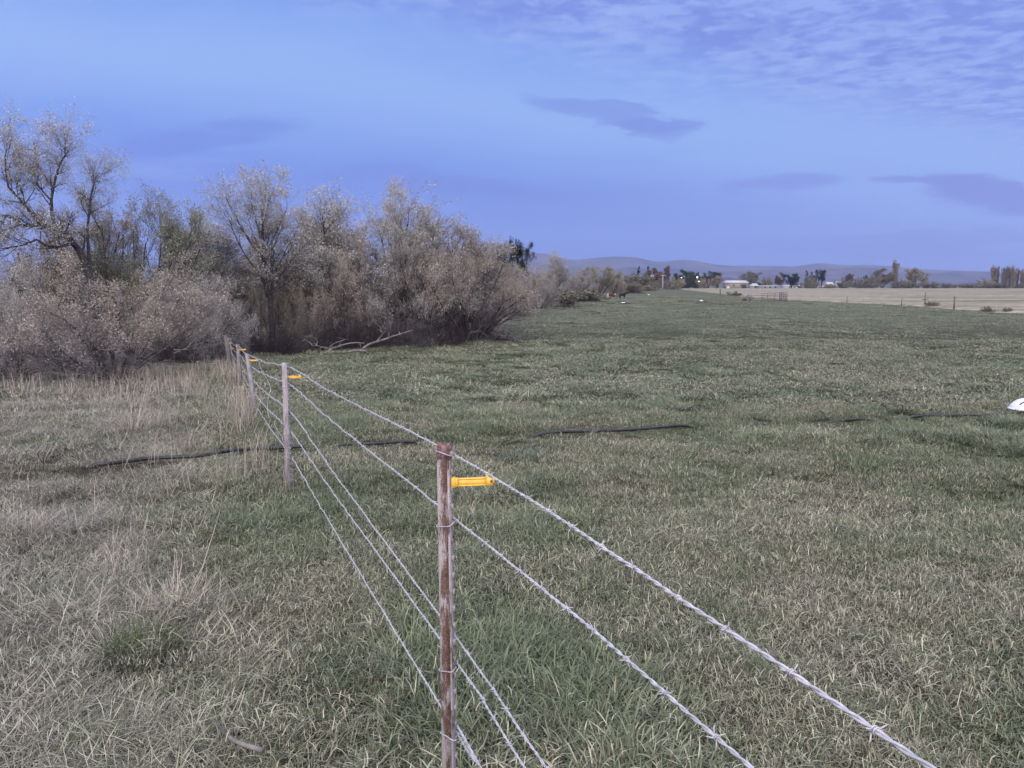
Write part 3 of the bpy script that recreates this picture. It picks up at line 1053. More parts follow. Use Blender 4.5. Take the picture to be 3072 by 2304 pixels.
# maroon dipped tip of the nearest post
m = MB()
H0 = (ray(*tops[0], PY[0]) - Vector(r0.location)).length
m.box((0, 0, 0), (0.0344, 0.0070, 0.050), 0, Matrix.Translation(Mr @ Vector((-0.0164, 0, H0 - 0.024))) @ Mr.to_4x4(), 0.0015)
m.box((0, 0, 0), (0.0070, 0.0415, 0.050), 0, Matrix.Translation(Mr @ Vector((0.0024, 0, H0 - 0.024))) @ Mr.to_4x4(), 0.0015)
m.build('painted_tip', simple_mat('maroon_paint', (0.13, 0.060, 0.062), (0.30, 0.21, 0.215), 60, 0.8, 0.2, 0.4, 0.62), r0)
insulator(r0, 0, (1354, 1447), yaw=R(0), tiltz=R(2))
r1, _, _ = tpost('fence_post', 1, M_postgrey, 'grey upright steel fence post with a long yellow bracket, second from the camera', 1.5)
insulator(r1, 1, (858, 1131), L=0.150, yaw=R(-4))
r2, _, _ = tpost('fence_post', 2, M_postgrey, 'leaning pale fence post, third from the camera', 1.6)
insulator(r2, 2, (749, 1081), L=0.150, yaw=R(-10))
r3, _, _ = tpost('fence_post', 3, M_postwood, 'darker thin fence post standing in tall dead grass, fourth from the camera', 1.9)
insulator(r3, 3, (719, 1049), L=0.150, yaw=R(-8))
r4, _, _ = tpost('fence_post', 4, M_postwood, 'thick weathered wooden fence post at the far end of the fence', 1.0, (0, 2, 4), wood=True)
insulator(r4, 4, (681, 1029), L=0.150)
insulator(r4, 4, (686, 1045), L=0.16)
# thin stakes leaning beside the wooden post
M_ = MB()
for k, (a, b_) in enumerate([((690, 1030), (703, 1118)), ((683, 1012), (689, 1105))]):
    A = ray(*b_, 21.5); B = ray(*a, 21.6)
    st_root = MB()
    st_root.tube([tuple(A - Vector((0, 0, .12))), tuple((A + B) / 2 + Vector((0.01, 0, 0))), tuple(B)], [0.026, 0.024, 0.02], 7)
    o = st_root.build('leaning_stake', M_postwood)
    tag(o, ['thin grey stake leaning against the right side of the wooden end post', 'upright grey stake tied close behind the wooden end post'][k], 'stake', 'stakes at the end of the fence')


def barbed(name, label, ctrl, seed):
    rg = np.random.default_rng(seed)
    P = catmull(ctrl, 0.01)
    seg = np.linalg.norm(np.diff(P, axis=0), axis=1)
    s_ = np.concatenate([[0], np.cumsum(seg)])
    # finer sampling near the camera
    S_ = []
    a = 0.0
    while a < s_[-1]:
        S_.append(a)
        yy_ = np.interp(a, s_, P[:, 1])
        a += 0.0065 if yy_ < 6 else (0.0125 if yy_ < 10 else 0.03)
    S_ = np.array(S_)
    C_ = np.stack([np.interp(S_, s_, P[:, k]) for k in range(3)], 1)
    wob = 0.0012 + 0.011 * np.clip((C_[:, 1] - 3) / 10, 0, 1)
    C_[:, 2] += wob * (2 * vnoise(S_ * 9, S_ * 0 + seed, seed) + 1.2 * vnoise(S_ * 2.3, S_ * 0 + seed, seed + 1))
    C_[:, 0] += wob * (2 * vnoise(S_ * 8, S_ * 0 + seed + 5, seed + 2))
    d = np.gradient(C_, axis=0); d /= np.linalg.norm(d, axis=1, keepdims=True)
    side = np.cross(d, [0, 0, 1.0]); side /= np.linalg.norm(side, axis=1, keepdims=True)
    up = np.cross(side, d)
    m = MB()
    rad = np.where(C_[:, 1] < 6, 0.00175, 0.0025)
    ph = S_ * 2 * math.pi / 0.058
    for k in (0, 1):
        off = (np.cos(ph + k * math.pi)[:, None] * side + np.sin(ph + k * math.pi)[:, None] * up) * (rad * 0.98)[:, None]
        m.tube(C_ + off, rad, 6)
    # barbs : a coil and four points
    a = 0.05 + rg.uniform(0, 0.1)
    while a < S_[-1] - 0.05:
        c = np.array([np.interp(a, S_, C_[:, k]) for k in range(3)])
        i = min(len(S_) - 2, int(np.searchsorted(S_, a)))
        dd, sd, uu = d[i], side[i], up[i]
        if c[1] < 12:
            th = np.linspace(0, 4 * math.pi, 22)
            coil = c + np.outer(np.linspace(-0.0035, 0.0035, 22), dd) + 0.0043 * (np.outer(np.cos(th), sd) + np.outer(np.sin(th), uu))
            m.tube(coil, 0.00095, 4)
            b0 = rg.uniform(0, 6.28)
            for k in range(4):
                an = b0 + k * math.pi / 2 + rg.normal(0, 0.25)
                dirn = math.cos(an) * sd + math.sin(an) * uu + rg.normal(0, 0.35) * dd
                m.tube([c + dirn * 0.003 + dd * (k - 1.5) * 0.002, c + dirn * 0.0135], [0.0013, 0.0006], 4)
        a += rg.uniform(0.115, 0.135)
    o = m.build(name, M_wire, smoothf=True)
    return tag(o, label, 'barbed wire', 'strands of the barbed wire fence')


def xw(i):
    # the wires run on the pasture face of the posts
    f_ = ray(*feet[i], PY[i]); t_ = ray(*tops[i], PY[i])
    return f_, t_


names = ['topmost barbed wire strand, running past the yellow brackets', 'second barbed wire strand from the top',
         'middle barbed wire strand, come loose from the rusty post and sagging', 'fourth barbed wire strand from the top', 'lowest barbed wire strand, close above the grass']
front = [(0.396, 0.669, -0.451), (0.304, 0.909, -0.612), (0.073, 1.51, -1.017), (0.0304, 1.621, -1.092), (-0.0825, 1.915, -1.29)]
for j in range(5):
    ctrl = []
    x, y, z = front[j]
    # one point farther back, beyond the frame
    y_ = -1.4
    ctrl.append((1.17, y_, CAMZ + z + 0.02 * (j + 1) * (y - y_) * 0.25))
    ctrl.append((x, y, CAMZ + z))
    for i in range(5):
        f_, t_ = xw(i)
        zz = CAMZ + WZ[j][i]
        k = (zz - f_.z) / (t_.z - f_.z)
        off = 0.016 if i < 4 else 0.06
        px_ = f_.x + (t_.x - f_.x) * k + off * (1.28 if i == 0 else 1.5)
        if j == 2 and i == 0:
            px_ += 0.012
        if ctrl and i > 0:
            pp = ctrl[-1]
            sag = [0.012, 0.02, 0.035, 0.05][i - 1] * (1.4 if j == 0 else 1)
            ctrl.append(((pp[0] + px_) / 2, (pp[1] + PY[i]) / 2, (pp[2] + zz) / 2 - sag))
        ctrl.append((px_, PY[i] - 0.004, zz))
    barbed('barbed_wire', names[j], ctrl, 50 + j)

# loose strand hanging between the third and the second post
m = MB()
lo = []
for (X_, Y_, D_) in [(722, 330, 12.0), (745, 410, 11.2), (800, 500, 10.6), (832, 590, 10.2), (812, 690, 9.9), (806, 790, 9.6), (820, 880, 9.4)]:
    lo.append(tuple(ray(550 + X_ / 3.19, 980 + Y_ / 3.19, D_)))
m.tube(catmull(lo, 0.03), 0.0024, 5)
o = m.build('loose_wire', M_wire)
tag(o, 'loose curling wire hanging down from the leaning third post', 'wire')
m = MB()
lo = []
for (X_, Y_, D_) in [(883, 890, 8.6), (872, 930, 8.5), (905, 1000, 8.3), (945, 1050, 8.0), (955, 1100, 7.8), (986, 1138, 7.3)]:
    lo.append(tuple(ray(550 + X_ / 3.19, 980 + Y_ / 3.19, D_)))
m.tube(catmull(lo, 0.03), 0.0022, 5)
o = m.build('loose_wire', M_wire)
tag(o, 'short loose wire end low down beside the second post', 'wire')

# ------------------------------------------------------------------ irrigation pipe and pods
M_poly = simple_mat('black_poly_pipe', (0.012, 0.012, 0.016), (0.035, 0.034, 0.042), 8, 0.45, 0.5)
M_pod = simple_mat('white_pod_plastic', (0.62, 0.64, 0.70), (0.82, 0.83, 0.86), 5, 0.4, 0.4, 0.25, 0.6)
M_black = simple_mat('black_rubber', (0.012, 0.012, 0.014), (0.03, 0.03, 0.034), 15, 0.6, 0.4)
m = MB()
m.tube(catmull(pipe_pts, 0.12), 0.021, 10)
pipe = m.build('irrigation_pipe', M_poly, smoothf=True)
tag(pipe, 'long black plastic pipe lying across the grass under the fence', 'pipe')


def pod(loc, rz, label, s_=1.0):
    root = empty('irrigation_pod', loc, rz, label, 'irrigation pod', 'white pods of the pasture irrigation line')
    m = MB()
    prof_ = [(0.0, 0.165), (0.06, 0.164), (0.12, 0.155), (0.17, 0.135), (0.215, 0.10), (0.25, 0.055), (0.262, 0.02), (0.275, 0.012), (0.28, 0.0), (0.26, -0.01), (0.0, -0.01)]
    m.lathe([(max(r_, .0005) * s_, z_ * s_) for r_, z_ in prof_], (0, 0, 0.02), 32, 1.12, 0.92)
    m.build('shell', M_pod, root, smoothf=True)
    # moulded black rim band over the crown
    for sx in (-1, 1):
        m = MB()
        yy_ = -0.105 * sx
        P = []
        for x_ in (-0.225, -0.20, -0.175, -0.15, -0.12, -0.06, 0.0, 0.06, 0.12, 0.15, 0.175, 0.20, 0.225):
            rr2 = math.hypot(x_ / 1.12, yy_ / 0.92)
            P.append((x_ * s_, yy_ * s_, float(np.interp(rr2, [0, .06, .12, .17, .215, .25, .262], [.165, .164, .155, .135, .10, .055, .02])) * s_ + 0.02))
        m.tube(catmull(P, 0.02), 0.010 * s_, 7)
        m.build('rim_band', M_black, root)
    m = MB()
    m.tube([(0, 0, 0.17 * s_), (0, 0, 0.215 * s_)], 0.055 * s_, 14)
    m.tube([(0, 0, 0.205 * s_), (0, 0, 0.26 * s_)], [0.02 * s_, 0.014 * s_], 10)
    m.build('sprinkler', M_black, root)
    for sx in (-1, 1):
        m = MB()
        a = np.linspace(0, 2 * math.pi, 17)
        m.tube([(sx * 0.283 * s_, 0.020 * s_ * math.cos(k), 0.052 * s_ + 0.022 * s_ * math.sin(k)) for k in a], 0.006 * s_, 6, False)
        m.build('pipe_hole', M_pod, root)
    return root


p = at(3091, 1236)
pod((p.x, p.y, p.z + 0.03), R(-3), 'large white irrigation pod at the right edge of the pasture', 1.1)
for (px, py, lb) in [(2104, 905, 'white irrigation pod in front of the metal gate'), (1870, 912, 'white irrigation pod in the pasture just in front of the black calf'), (1946, 886, 'small far white irrigation pod to the right of the black calf')]:
    p = at(px, py)
    pod((p.x, p.y, p.z + 0.08), 0.3, lb, 0.95)
for k, (a, b_) in enumerate([((2090, 908), (2125, 907)), ((1850, 914), (1892, 911))]):
    A = at(*a); B = at(*b_)
    m = MB()
    m.tube(catmull([(A.x, A.y, A.z + .02), ((A.x + B.x) / 2, (A.y + B.y) / 2, (A.z + B.z) / 2 + .10), (B.x, B.y, B.z + .05)], 0.2), 0.07, 8)
    o = m.build('pipe_length', M_poly)
    tag(o, ['short dark pipe length beside the pod in front of the gate', 'short dark pipe length beside the pod near the calves'][k], 'pipe', 'pipe lengths at the far pods')

# ------------------------------------------------------------------ branching plants
def nrm(v):
    return v / (np.linalg.norm(v, axis=-1, keepdims=True) + 1e-12)


def grow(rg, stems, levels):
    """stems: (P n,m,3  R n,m) ; levels: children of each. returns list of (P, R)"""
    outl = [stems]
    P, Rr = stems
    for lv in levels:
        n, m_, _ = P.shape
        nc = lv['n']
        tt = rg.uniform(lv.get('t0', 0.2), lv.get('t1', 1.0), (n, nc))
        tt = np.sort(tt, 1)
        f = tt * (m_ - 1)
        i0 = np.clip(f.astype(int), 0, m_ - 2)
        fr = (f - i0)[..., None]
        ar = np.arange(n)[:, None]
        p0 = P[ar, i0] * (1 - fr) + P[ar, i0 + 1] * fr
        pd = nrm(P[ar, i0 + 1] - P[ar, i0])
        pr = Rr[ar, i0] * (1 - fr[..., 0]) + Rr[ar, i0 + 1] * fr[..., 0]
        plen = np.linalg.norm(np.diff(P, axis=1), axis=2).sum(1)[:, None]
        rv = nrm(rg.normal(0, 1, (n, nc, 3)))
        perp = nrm(np.cross(pd, rv))
        ang = rg.normal(lv['ang'], lv.get('angv', 0.2), (n, nc))[..., None]
        d = pd * np.cos(ang) + perp * np.sin(ang)
        L = plen * lv.get('len', .5) * (1 - lv.get('tip', 0.45) * tt) * rg.uniform(0.6, 1.2, (n, nc))
        if 'absl' in lv:
            L = lv['absl'] * rg.uniform(0.6, 1.3, (n, nc))
        r0_ = np.minimum(pr * lv.get('rad', 0.6), pr * 0.9)
        if 'absr' in lv:
            r0_ = np.minimum(pr * 0.95, lv['absr'])
        N = n * nc
        p = p0.reshape(N, 3); d = d.reshape(N, 3); L = L.reshape(N); r0_ = r0_.reshape(N)
        ns = lv['seg']
        pts = [p]
        for s_ in range(ns):
            d = d + rg.normal(0, lv.get('wob', 0.15), (N, 3))
            d[:, 2] += lv.get('up', 0.1)
            d = nrm(d)
            p = p + d * (L / ns)[:, None]
            pts.append(p)
        P = np.stack(pts, 1)
        Rr = r0_[:, None] * (1 - np.linspace(0, lv.get('tap', 0.8), ns + 1))[None]
        outl.append((P, Rr))
    return outl


def wood_mesh(name, lev, ks):
    V = []; Q = []; off = 0; A = []
    for i, ((P, Rr), k) in enumerate(zip(lev, ks)):
        v, q = tube_arrays(P, Rr, k)
        V.append(v); Q.append(q + off); off += len(v)
        A.append(np.full(len(v), (max(0.0, (i - 1.0)) / max(1, len(ks) - 2.0)) ** 1.4 * 0.9))
    return mesh_np(name, np.concatenate(V), np.concatenate(Q), attrs={'young': np.concatenate(A)}, smoothf=True)


def leaf_mesh(name, rg, P, per, size, asp=0.38, spread=0.03, droop=0.0, t0=0.15, zmin=None, clump=0):
    n, m_, _ = P.shape
    N = n * per
    f = rg.uniform(t0, 1, (n, per)) * (m_ - 1)
    i0 = np.clip(f.astype(int), 0, m_ - 2)
    fr = (f - i0)[..., None]
    ar = np.arange(n)[:, None]
    p = (P[ar, i0] * (1 - fr) + P[ar, i0 + 1] * fr).reshape(N, 3)
    d = nrm((P[ar, i0 + 1] - P[ar, i0])).reshape(N, 3)
    p = p + rg.normal(0, spread, (N, 3))
    if zmin is not None:
        keep = rg.uniform(0, 1, N) < np.clip((p[:, 2] - zmin[0]) / (zmin[1] - zmin[0]), 0.03, 1)
        p = p[keep]; d = d[keep]; N = len(p)
    if clump:
        cn = vnoise(p[:, 0] * clump + 3.1, p[:, 2] * clump + p[:, 1] * clump * .7, 91) + 0.5 * vnoise(p[:, 1] * clump * 2.2, p[:, 2] * clump * 2.2 + p[:, 0] * clump, 92)
        keep = rg.uniform(0, 1, N) < np.clip(0.52 + cn * 2.6, 0.06, 1)
        p = p[keep]; d = d[keep]; N = len(p)
    ax = nrm(d * 0.7 + rg.normal(0, 0.7, (N, 3)) + np.array([0, 0, -droop]))
    sd = nrm(np.cross(ax, rg.normal(0, 1, (N, 3))))
    nr_ = np.cross(ax, sd)
    L = size * rg.uniform(0.6, 1.35, N)[:, None]
    w = L * asp
    a = p; b = p + ax * L * 0.45 + sd * w * 0.5 + nr_ * L * 0.10; c = p + ax * L; e = p + ax * L * 0.45 - sd * w * 0.5 + nr_ * L * 0.10
    V = np.stack([a, b, c, e], 1).reshape(-1, 3)
    q = np.arange(N * 4).reshape(N, 4)
    return mesh_np(name, V, q, attrs={'rnd': np.repeat(rg.uniform(0, 1, N), 4)})


def stems_from(rg, n, lean, L, r, seg=8, up=0.08, wob=0.08, spread=0.1, fixed=None, lvar=0.2, tap=0.75):
    az = rg.uniform(0, 2 * np.pi, n) if fixed is None else np.array(fixed)
    le = np.clip(rg.normal(lean[0], lean[1], n), 0, 1.5)
    d = np.stack([np.sin(le) * np.cos(az), np.sin(le) * np.sin(az), np.cos(le)], 1)
    p = np.stack([np.cos(az) * spread * rg.uniform(.2, 1, n), np.sin(az) * spread * rg.uniform(.2, 1, n), np.full(n, -0.15)], 1)
    Ls = L * rg.uniform(1 - lvar, 1 + lvar, n)
    pts = [p]
    for s_ in range(seg):
        d = d + rg.normal(0, wob, (n, 3)); d[:, 2] += up
        d = nrm(d)
        p = p + d * (Ls / seg)[:, None]
        pts.append(p)
    return np.stack(pts, 1), (r * rg.uniform(.7, 1.1, n))[:, None] * (1 - np.linspace(0, tap, seg + 1))[None]


PROTO = {}


def add_proto(nm, lev, ks, leaf_lv, per, size, rg, **kw):
    allP = np.concatenate([p.reshape(-1, 3) for p, _ in lev])
    h = np.percentile(allP[:, 2], 99.7)
    w_ = np.percentile(np.abs(allP[:, 0]), 98.5) * 2
    wm = wood_mesh(nm + '_trunk', lev, ks)
    lm = leaf_mesh(nm + '_crown', rg, lev[leaf_lv][0], per, size, **kw) if per else None
    PROTO[nm] = (wm, lm, w_, h)


# --- bare tall tree : one trunk, ascending limbs, fan of fine twigs
for k in range(3):
    rg = np.random.default_rng(100 + k)
    st = stems_from(rg, 1, (0.04, 0.02), 6.2, 0.115, seg=10, up=0.10, wob=0.05, spread=0.01, tap=0.93)
    lev = grow(rg, st, [dict(n=26, t0=.34, t1=.97, ang=.52, angv=.12, len=.50, tip=.50, rad=.52, seg=7, wob=.08, up=.11),
                        dict(n=9, t0=.22, ang=.60, angv=.2, len=.50, tip=.4, rad=.55, seg=5, wob=.13, up=.07),
                        dict(n=7, t0=.15, ang=.65, angv=.25, len=.50, rad=.55, seg=4, wob=.16, up=.06, tap=.6),
                        dict(n=6, t0=.1, ang=.7, angv=.25, absl=.24, absr=.0042, seg=2, wob=.2, up=.08, tap=.5)])
    add_proto('bare%d' % k, lev, (9, 6, 4, 3, 3), 4, 2, 0.055, rg)
# --- willow : several stems, dense twigs, thin leaves
for k in range(3):
    rg = np.random.default_rng(200 + k)
    st = stems_from(rg, 7, (0.34, 0.16), 5.0, 0.085, seg=9, up=0.06, wob=0.07, spread=0.25)
    lev = grow(rg, st, [dict(n=12, t0=.18, ang=.62, angv=.2, len=.42, tip=.5, rad=.55, seg=6, wob=.12, up=.09),
                        dict(n=9, t0=.15, ang=.62, angv=.25, len=.46, tip=.3, rad=.5, seg=4, wob=.16, up=.08),
                        dict(n=8, t0=.1, ang=.65, angv=.3, absl=.30, absr=.0048, seg=3, wob=.2, up=.10, tap=.6)])
    add_proto('willow%d' % k, lev, (7, 4, 3, 3), 3, 9, 0.064, rg, spread=0.06, clump=1.5)
# --- dome : a bush whose outer boughs hang to the ground
for k in range(3):
    rg = np.random.default_rng(300 + k)
    st = stems_from(rg, 22, (0.80, 0.42), 2.5, 0.045, seg=7, up=-0.015, wob=0.12, spread=0.30)
    lev = grow(rg, st, [dict(n=9, t0=.25, ang=.7, angv=.25, len=.42, tip=.3, rad=.6, seg=5, wob=.17, up=.03),
                        dict(n=9, t0=.15, ang=.75, angv=.3, len=.50, tip=.2, rad=.55, seg=4, wob=.2, up=.05),
                        dict(n=6, t0=.1, ang=.75, angv=.3, absl=.20, absr=.004, seg=2, wob=.22, up=.10, tap=.5)])
    add_proto('dome%d' % k, lev, (6, 4, 3, 3), 3, 11, 0.047, rg, spread=0.05, zmin=(0.65, 1.4), clump=2.2)
# --- bramble : a low tangle of arching bare stems
for k in range(2):
    rg = np.random.default_rng(400 + k)
    st = stems_from(rg, 34, (0.75, 0.4), 1.8, 0.020, seg=7, up=-0.05, wob=0.16, spread=0.7)
    lev = grow(rg, st, [dict(n=9, t0=.15, ang=.75, angv=.3, len=.48, tip=.3, rad=.6, seg=5, wob=.2, up=.0),
                        dict(n=8, t0=.1, ang=.8, angv=.3, absl=.32, absr=.0050, seg=3, wob=.25, up=.0, tap=.5),
                        dict(n=3, t0=.1, ang=.8, angv=.3, absl=.16, absr=.0036, seg=2, wob=.25, up=.0, tap=.5)])
    add_proto('bramble%d' % k, lev, (5, 3, 3, 3), 3, 1, 0.045, rg)
# --- far crowns
for k in range(2):
    rg = np.random.default_rng(500 + k)
    st = stems_from(rg, 4, (0.28, 0.12), 5.5, 0.20, seg=6, up=0.03, wob=0.08, spread=0.2)
    lev = grow(rg, st, [dict(n=9, t0=.22, ang=.8, angv=.2, len=.48, tip=.45, rad=.6, seg=4, wob=.14, up=.03),
                        dict(n=8, t0=.2, ang=.75, angv=.3, len=.45, rad=.5, seg=3, wob=.2, up=.02),
                        dict(n=5, t0=.2, ang=.75, angv=.3, absl=.55, absr=.02, seg=2, wob=.2, up=.05)])
    add_proto('round%d' % k, lev, (6, 4, 3, 3), 3, 5, 0.30, rg, asp=0.6, spread=0.12)
    st = stems_from(rg, 9, (0.07, 0.04), 9.0, 0.12, seg=8, up=0.06, wob=0.03, spread=0.35, lvar=.18)
    lev = grow(rg, st, [dict(n=22, t0=.06, ang=.28, angv=.1, len=.16, tip=.4, rad=.5, seg=4, wob=.06, up=.10),
                        dict(n=6, t0=.1, ang=.35, angv=.15, absl=.45, absr=.02, seg=2, wob=.1, up=.10)])
    add_proto('poplar%d' % k, lev, (5, 4, 3), 2, 7, 0.24, rg, asp=0.5, spread=0.08)
    st = stems_from(rg, 1, (0.02, 0.01), 8.0, 0.22, seg=8, up=0.1, wob=0.02, spread=0.01)
    lev = grow(rg, st, [dict(n=60, t0=.10, t1=1.0, ang=1.25, angv=.15, len=.32, tip=.80, rad=.35, seg=4, wob=.07, up=.06),
                        dict(n=12, t0=.15, ang=.8, angv=.25, len=.34, rad=.5, seg=3, wob=.1, up=.02)])
    add_proto('conifer%d' % k, lev, (7, 4, 3), 2, 9, 0.26, rg, asp=0.35, spread=0.07)
    st = stems_from(rg, 5, (0.20, 0.10), 5.0, 0.16, seg=7, up=0.06, wob=0.06, spread=0.2)
    lev = grow(rg, st, [dict(n=10, t0=.3, ang=.75, angv=.2, len=.36, tip=.45, rad=.5, seg=4, wob=.12, up=.08),
                        dict(n=9, t0=.3, ang=.7, angv=.3, absl=.55, absr=.02, seg=3, wob=.15, up=.08)])
    add_proto('pine%d' % k, lev, (6, 4, 3), 2, 26, 0.16, rg, asp=0.25, spread=0.09, t0=0.3)
    st = stems_from(rg, 14, (0.75, 0.35), 2.2, 0.05, seg=5, up=0.0, wob=0.12, spread=0.4)
    lev = grow(rg, st, [dict(n=9, t0=.2, ang=.75, angv=.3, len=.42, rad=.6, seg=4, wob=.2, up=.05),
                        dict(n=8, t0=.1, ang=.75, angv=.3, absl=.28, absr=.012, seg=2, wob=.2, up=.1)])
    add_proto('bush%d' % k, lev, (5, 3, 3), 2, 6, 0.15, rg, asp=0.6, spread=0.06)


def plant(kind, name, px, D, wpx, top, lmat, bmat, label, cat, group=None, rz=None, base_drop=0.0, z=None):
    wm, lm, pw, ph = PROTO[kind]
    u, v = UV(px, top)
    x = u * D
    zb = g1(x, D) - base_drop if z is None else z
    zt = CAMZ + v * D
    h = max(zt - zb, 0.3)
    w_ = wpx / FPX * D
    rzz = (hash_rz(px, D) if rz is None else rz)
    root = empty(name, (x, D, zb), rzz, label, cat, group)
    sx = w_ / pw; sz = h / ph
    root.scale = (sx, sx, sz)
    for (me, nm, mt) in ((wm, 'trunk' if 'tree' in name or name in ('willow', 'poplar', 'pine', 'conifer') else 'stems', bmat), (lm, 'crown', lmat)):
        if me is None: continue
        o = bpy.data.objects.new(nm, me)
        COL.objects.link(o)
        if len(me.materials) == 0: me.materials.append(mt)
        o.material_slots[0].link = 'OBJECT'
        o.material_slots[0].material = mt
        o.parent = root
    return root


def hash_rz(a, b):
    return (a * 12.9898 + b * 78.233) % 6.283


TB = 'trees and bushes of the creek thicket'
UB = 'dark brush under the creek thicket'
# kind, name, px, D, width px, top py, leaf, bark, label, category
NEAR = [
    ('dome0', 'bush', 330, 19.5, 660, 767, L_pink, M_bark_grey, 'broad pinkish tan bush bulging over the dead grass at the front left', 'bush'),
    ('dome1', 'bush', 20, 18, 396, 792, L_tan, M_bark_grey, 'grey brown bush cut by the left edge of the picture', 'bush'),
    ('dome2', 'bush', 590, 24.5, 363, 827, L_tan, M_bark_grey, 'dull twiggy bush right behind the far end of the wire fence', 'bush'),
    ('dome1', 'bush', 470, 25, 330, 822, L_olive, M_bark_dark, 'olive tinted bush between the broad pinkish bush and the tall bare tree', 'bush'),
    ('willow0', 'tree', 425, 26, 364, 567, L_greyg, M_bark_dark, 'leafy grey green tree right of the leaning tree', 'tree'),
    ('willow2', 'tree', 350, 27.5, 269, 572, L_greyg, M_bark_dark, 'smaller grey green tree pressed against the leafy grey green one', 'tree'),
    ('willow1', 'tree', 240, 28, 336, 572, L_brown, M_bark_dark, 'brown leaved tree behind the trunk of the leaning tree', 'tree'),
    ('willow2', 'tree', 95, 29, 350, 672, L_pale, M_bark_dark, 'thin pale twigged tree showing sky at the far left', 'tree'),
    ('bare0', 'tree', 782, 29.5, 300, 482, L_pale, M_bark_dark, 'tall nearly bare tree with a fan shaped crown standing above the thicket', 'tree'),
    ('bare1', 'tree', 622, 33, 257, 643, L_pale, M_bark_dark, 'small bare tree left of the tall fan shaped one', 'tree'),
    ('willow0', 'tree', 560, 32, 323, 672, L_tan, M_bark_dark, 'low brownish tree between the grey green tree and the small bare tree', 'tree'),
    ('willow1', 'tree', 690, 35, 323, 672, L_tan, M_bark_dark, 'purplish twiggy tree behind the trunk of the tall fan shaped tree', 'tree'),
    ('willow2', 'tree', 905, 34, 378, 592, L_pale, M_bark_grey, 'pale twigged willow just right of the tall fan shaped tree', 'tree'),
    ('willow0', 'tree', 1030, 34, 394, 574, L_pale, M_bark_dark, 'pale willow with upright shoots in the middle of the thicket', 'tree'),
    ('bare2', 'tree', 1178, 32.0, 260, 532, L_pale, M_bark_dark, 'second tallest bare tree, rising above the middle of the thicket', 'tree'),
    ('willow1', 'tree', 1130, 36, 361, 602, L_pale, M_bark_grey, 'dense pale tree behind the second tallest bare tree', 'tree'),
    ('willow2', 'tree', 1270, 35.5, 444, 582, L_tan, M_bark_dark, 'rounded tan tree to the right of the second tallest bare tree', 'tree'),
    ('willow1', 'tree', 1365, 36, 296, 637, L_tan, M_bark_grey, 'tan tree sloping down toward the open pasture', 'tree'),
    ('dome0', 'tree', 1405, 33, 440, 712, L_pink, M_bark_dark, 'large drooping pinkish tree ending the near thicket, its boughs reaching the grass', 'tree'),
    ('dome2', 'tree', 1270, 32.5, 363, 727, L_tan, M_bark_dark, 'dense dark centred tree left of the large drooping pinkish one', 'tree'),
    ('dome2', 'bush', 838, 30.5, 275, 842, L_yel, M_bark_grey, 'yellowish straw coloured bush below the tall fan shaped tree', 'bush'),
    ('dome1', 'bush', 1050, 32, 330, 792, L_pink, M_bark_dark, 'pale leaved bush in front of the middle willow', 'bush'),
    ('dome0', 'bush', 720, 31, 253, 842, L_tan, M_bark_dark, 'dark twiggy bush left of the yellowish bush', 'bush'),
    ('dome1', 'bush', 950, 33, 286, 772, L_tan, M_bark_dark, 'brown bush between the yellowish bush and the pale leaved bush', 'bush'),
    ('willow0', 'tree', 1465, 46, 200, 775, L_pink, M_bark_grey, 'pale pinkish tree just behind the large drooping tree', 'tree'),
    ('willow2', 'tree', 1415, 44, 242, 735, L_pink, M_bark_grey, 'narrow pinkish tree showing over the large drooping tree', 'tree'),
    ('willow1', 'tree', 965, 32.5, 300, 655, L_pink, M_bark_grey, 'pinkish willow filling the gap between the two pale middle willows', 'tree'),
    ('willow2', 'tree', 700, 33.5, 260, 700, L_tan, M_bark_grey, 'low grey twigged tree left of the trunk of the tall fan shaped tree', 'tree'),
]
for a in NEAR:
    plant(*a, group=TB)
# dark tangle beneath
BR = [(60, 21.5, 200, 985), (190, 21.8, 220, 960), (430, 23.0, 240, 975), (560, 25.0, 240, 965), (690, 27.0, 220, 935), (800, 28.6, 220, 930), (900, 29.4, 220, 915), (1010, 29.8, 230, 900), (1120, 30.2, 220, 925),
      (1220, 30.6, 220, 940), (1330, 31.5, 200, 950), (130, 26.5, 300, 880), (330, 27.5, 300, 860), (530, 29.5, 300, 860), (760, 33, 300, 840), (980, 34.5, 300, 830), (1180, 35, 300, 830), (1360, 36, 260, 860),
      (20, 25, 260, 900), (640, 31, 280, 870), (880, 36, 300, 800), (1080, 37, 300, 800), (1280, 37.5, 260, 820)]
BL = ['low tangle at the far left under the grey brown bush', 'dark purple tangle below the broad pinkish bush, on its left', 'tangle of bare stems below the broad pinkish bush, on its right', 'reddish brush behind the end of the wire fence',
      'dark brush just right of the wooden end post', 'dark brush beneath the yellowish bush', 'purple brush behind the fallen branches', 'drooping brush above the long fallen branch', 'dark brush right of the fallen branches',
      'dark brush below the dense dark centred tree', 'brush among the boughs of the large drooping tree']
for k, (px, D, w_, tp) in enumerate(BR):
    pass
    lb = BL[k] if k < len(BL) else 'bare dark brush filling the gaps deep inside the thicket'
    plant('bramble%d' % (k % 2), 'brush', px, D, w_, tp, L_bram, M_bark_red if k % 3 else M_bark_dark, lb, 'brush', group=(UB if k < len(BL) else 'brush deep inside the thicket'))

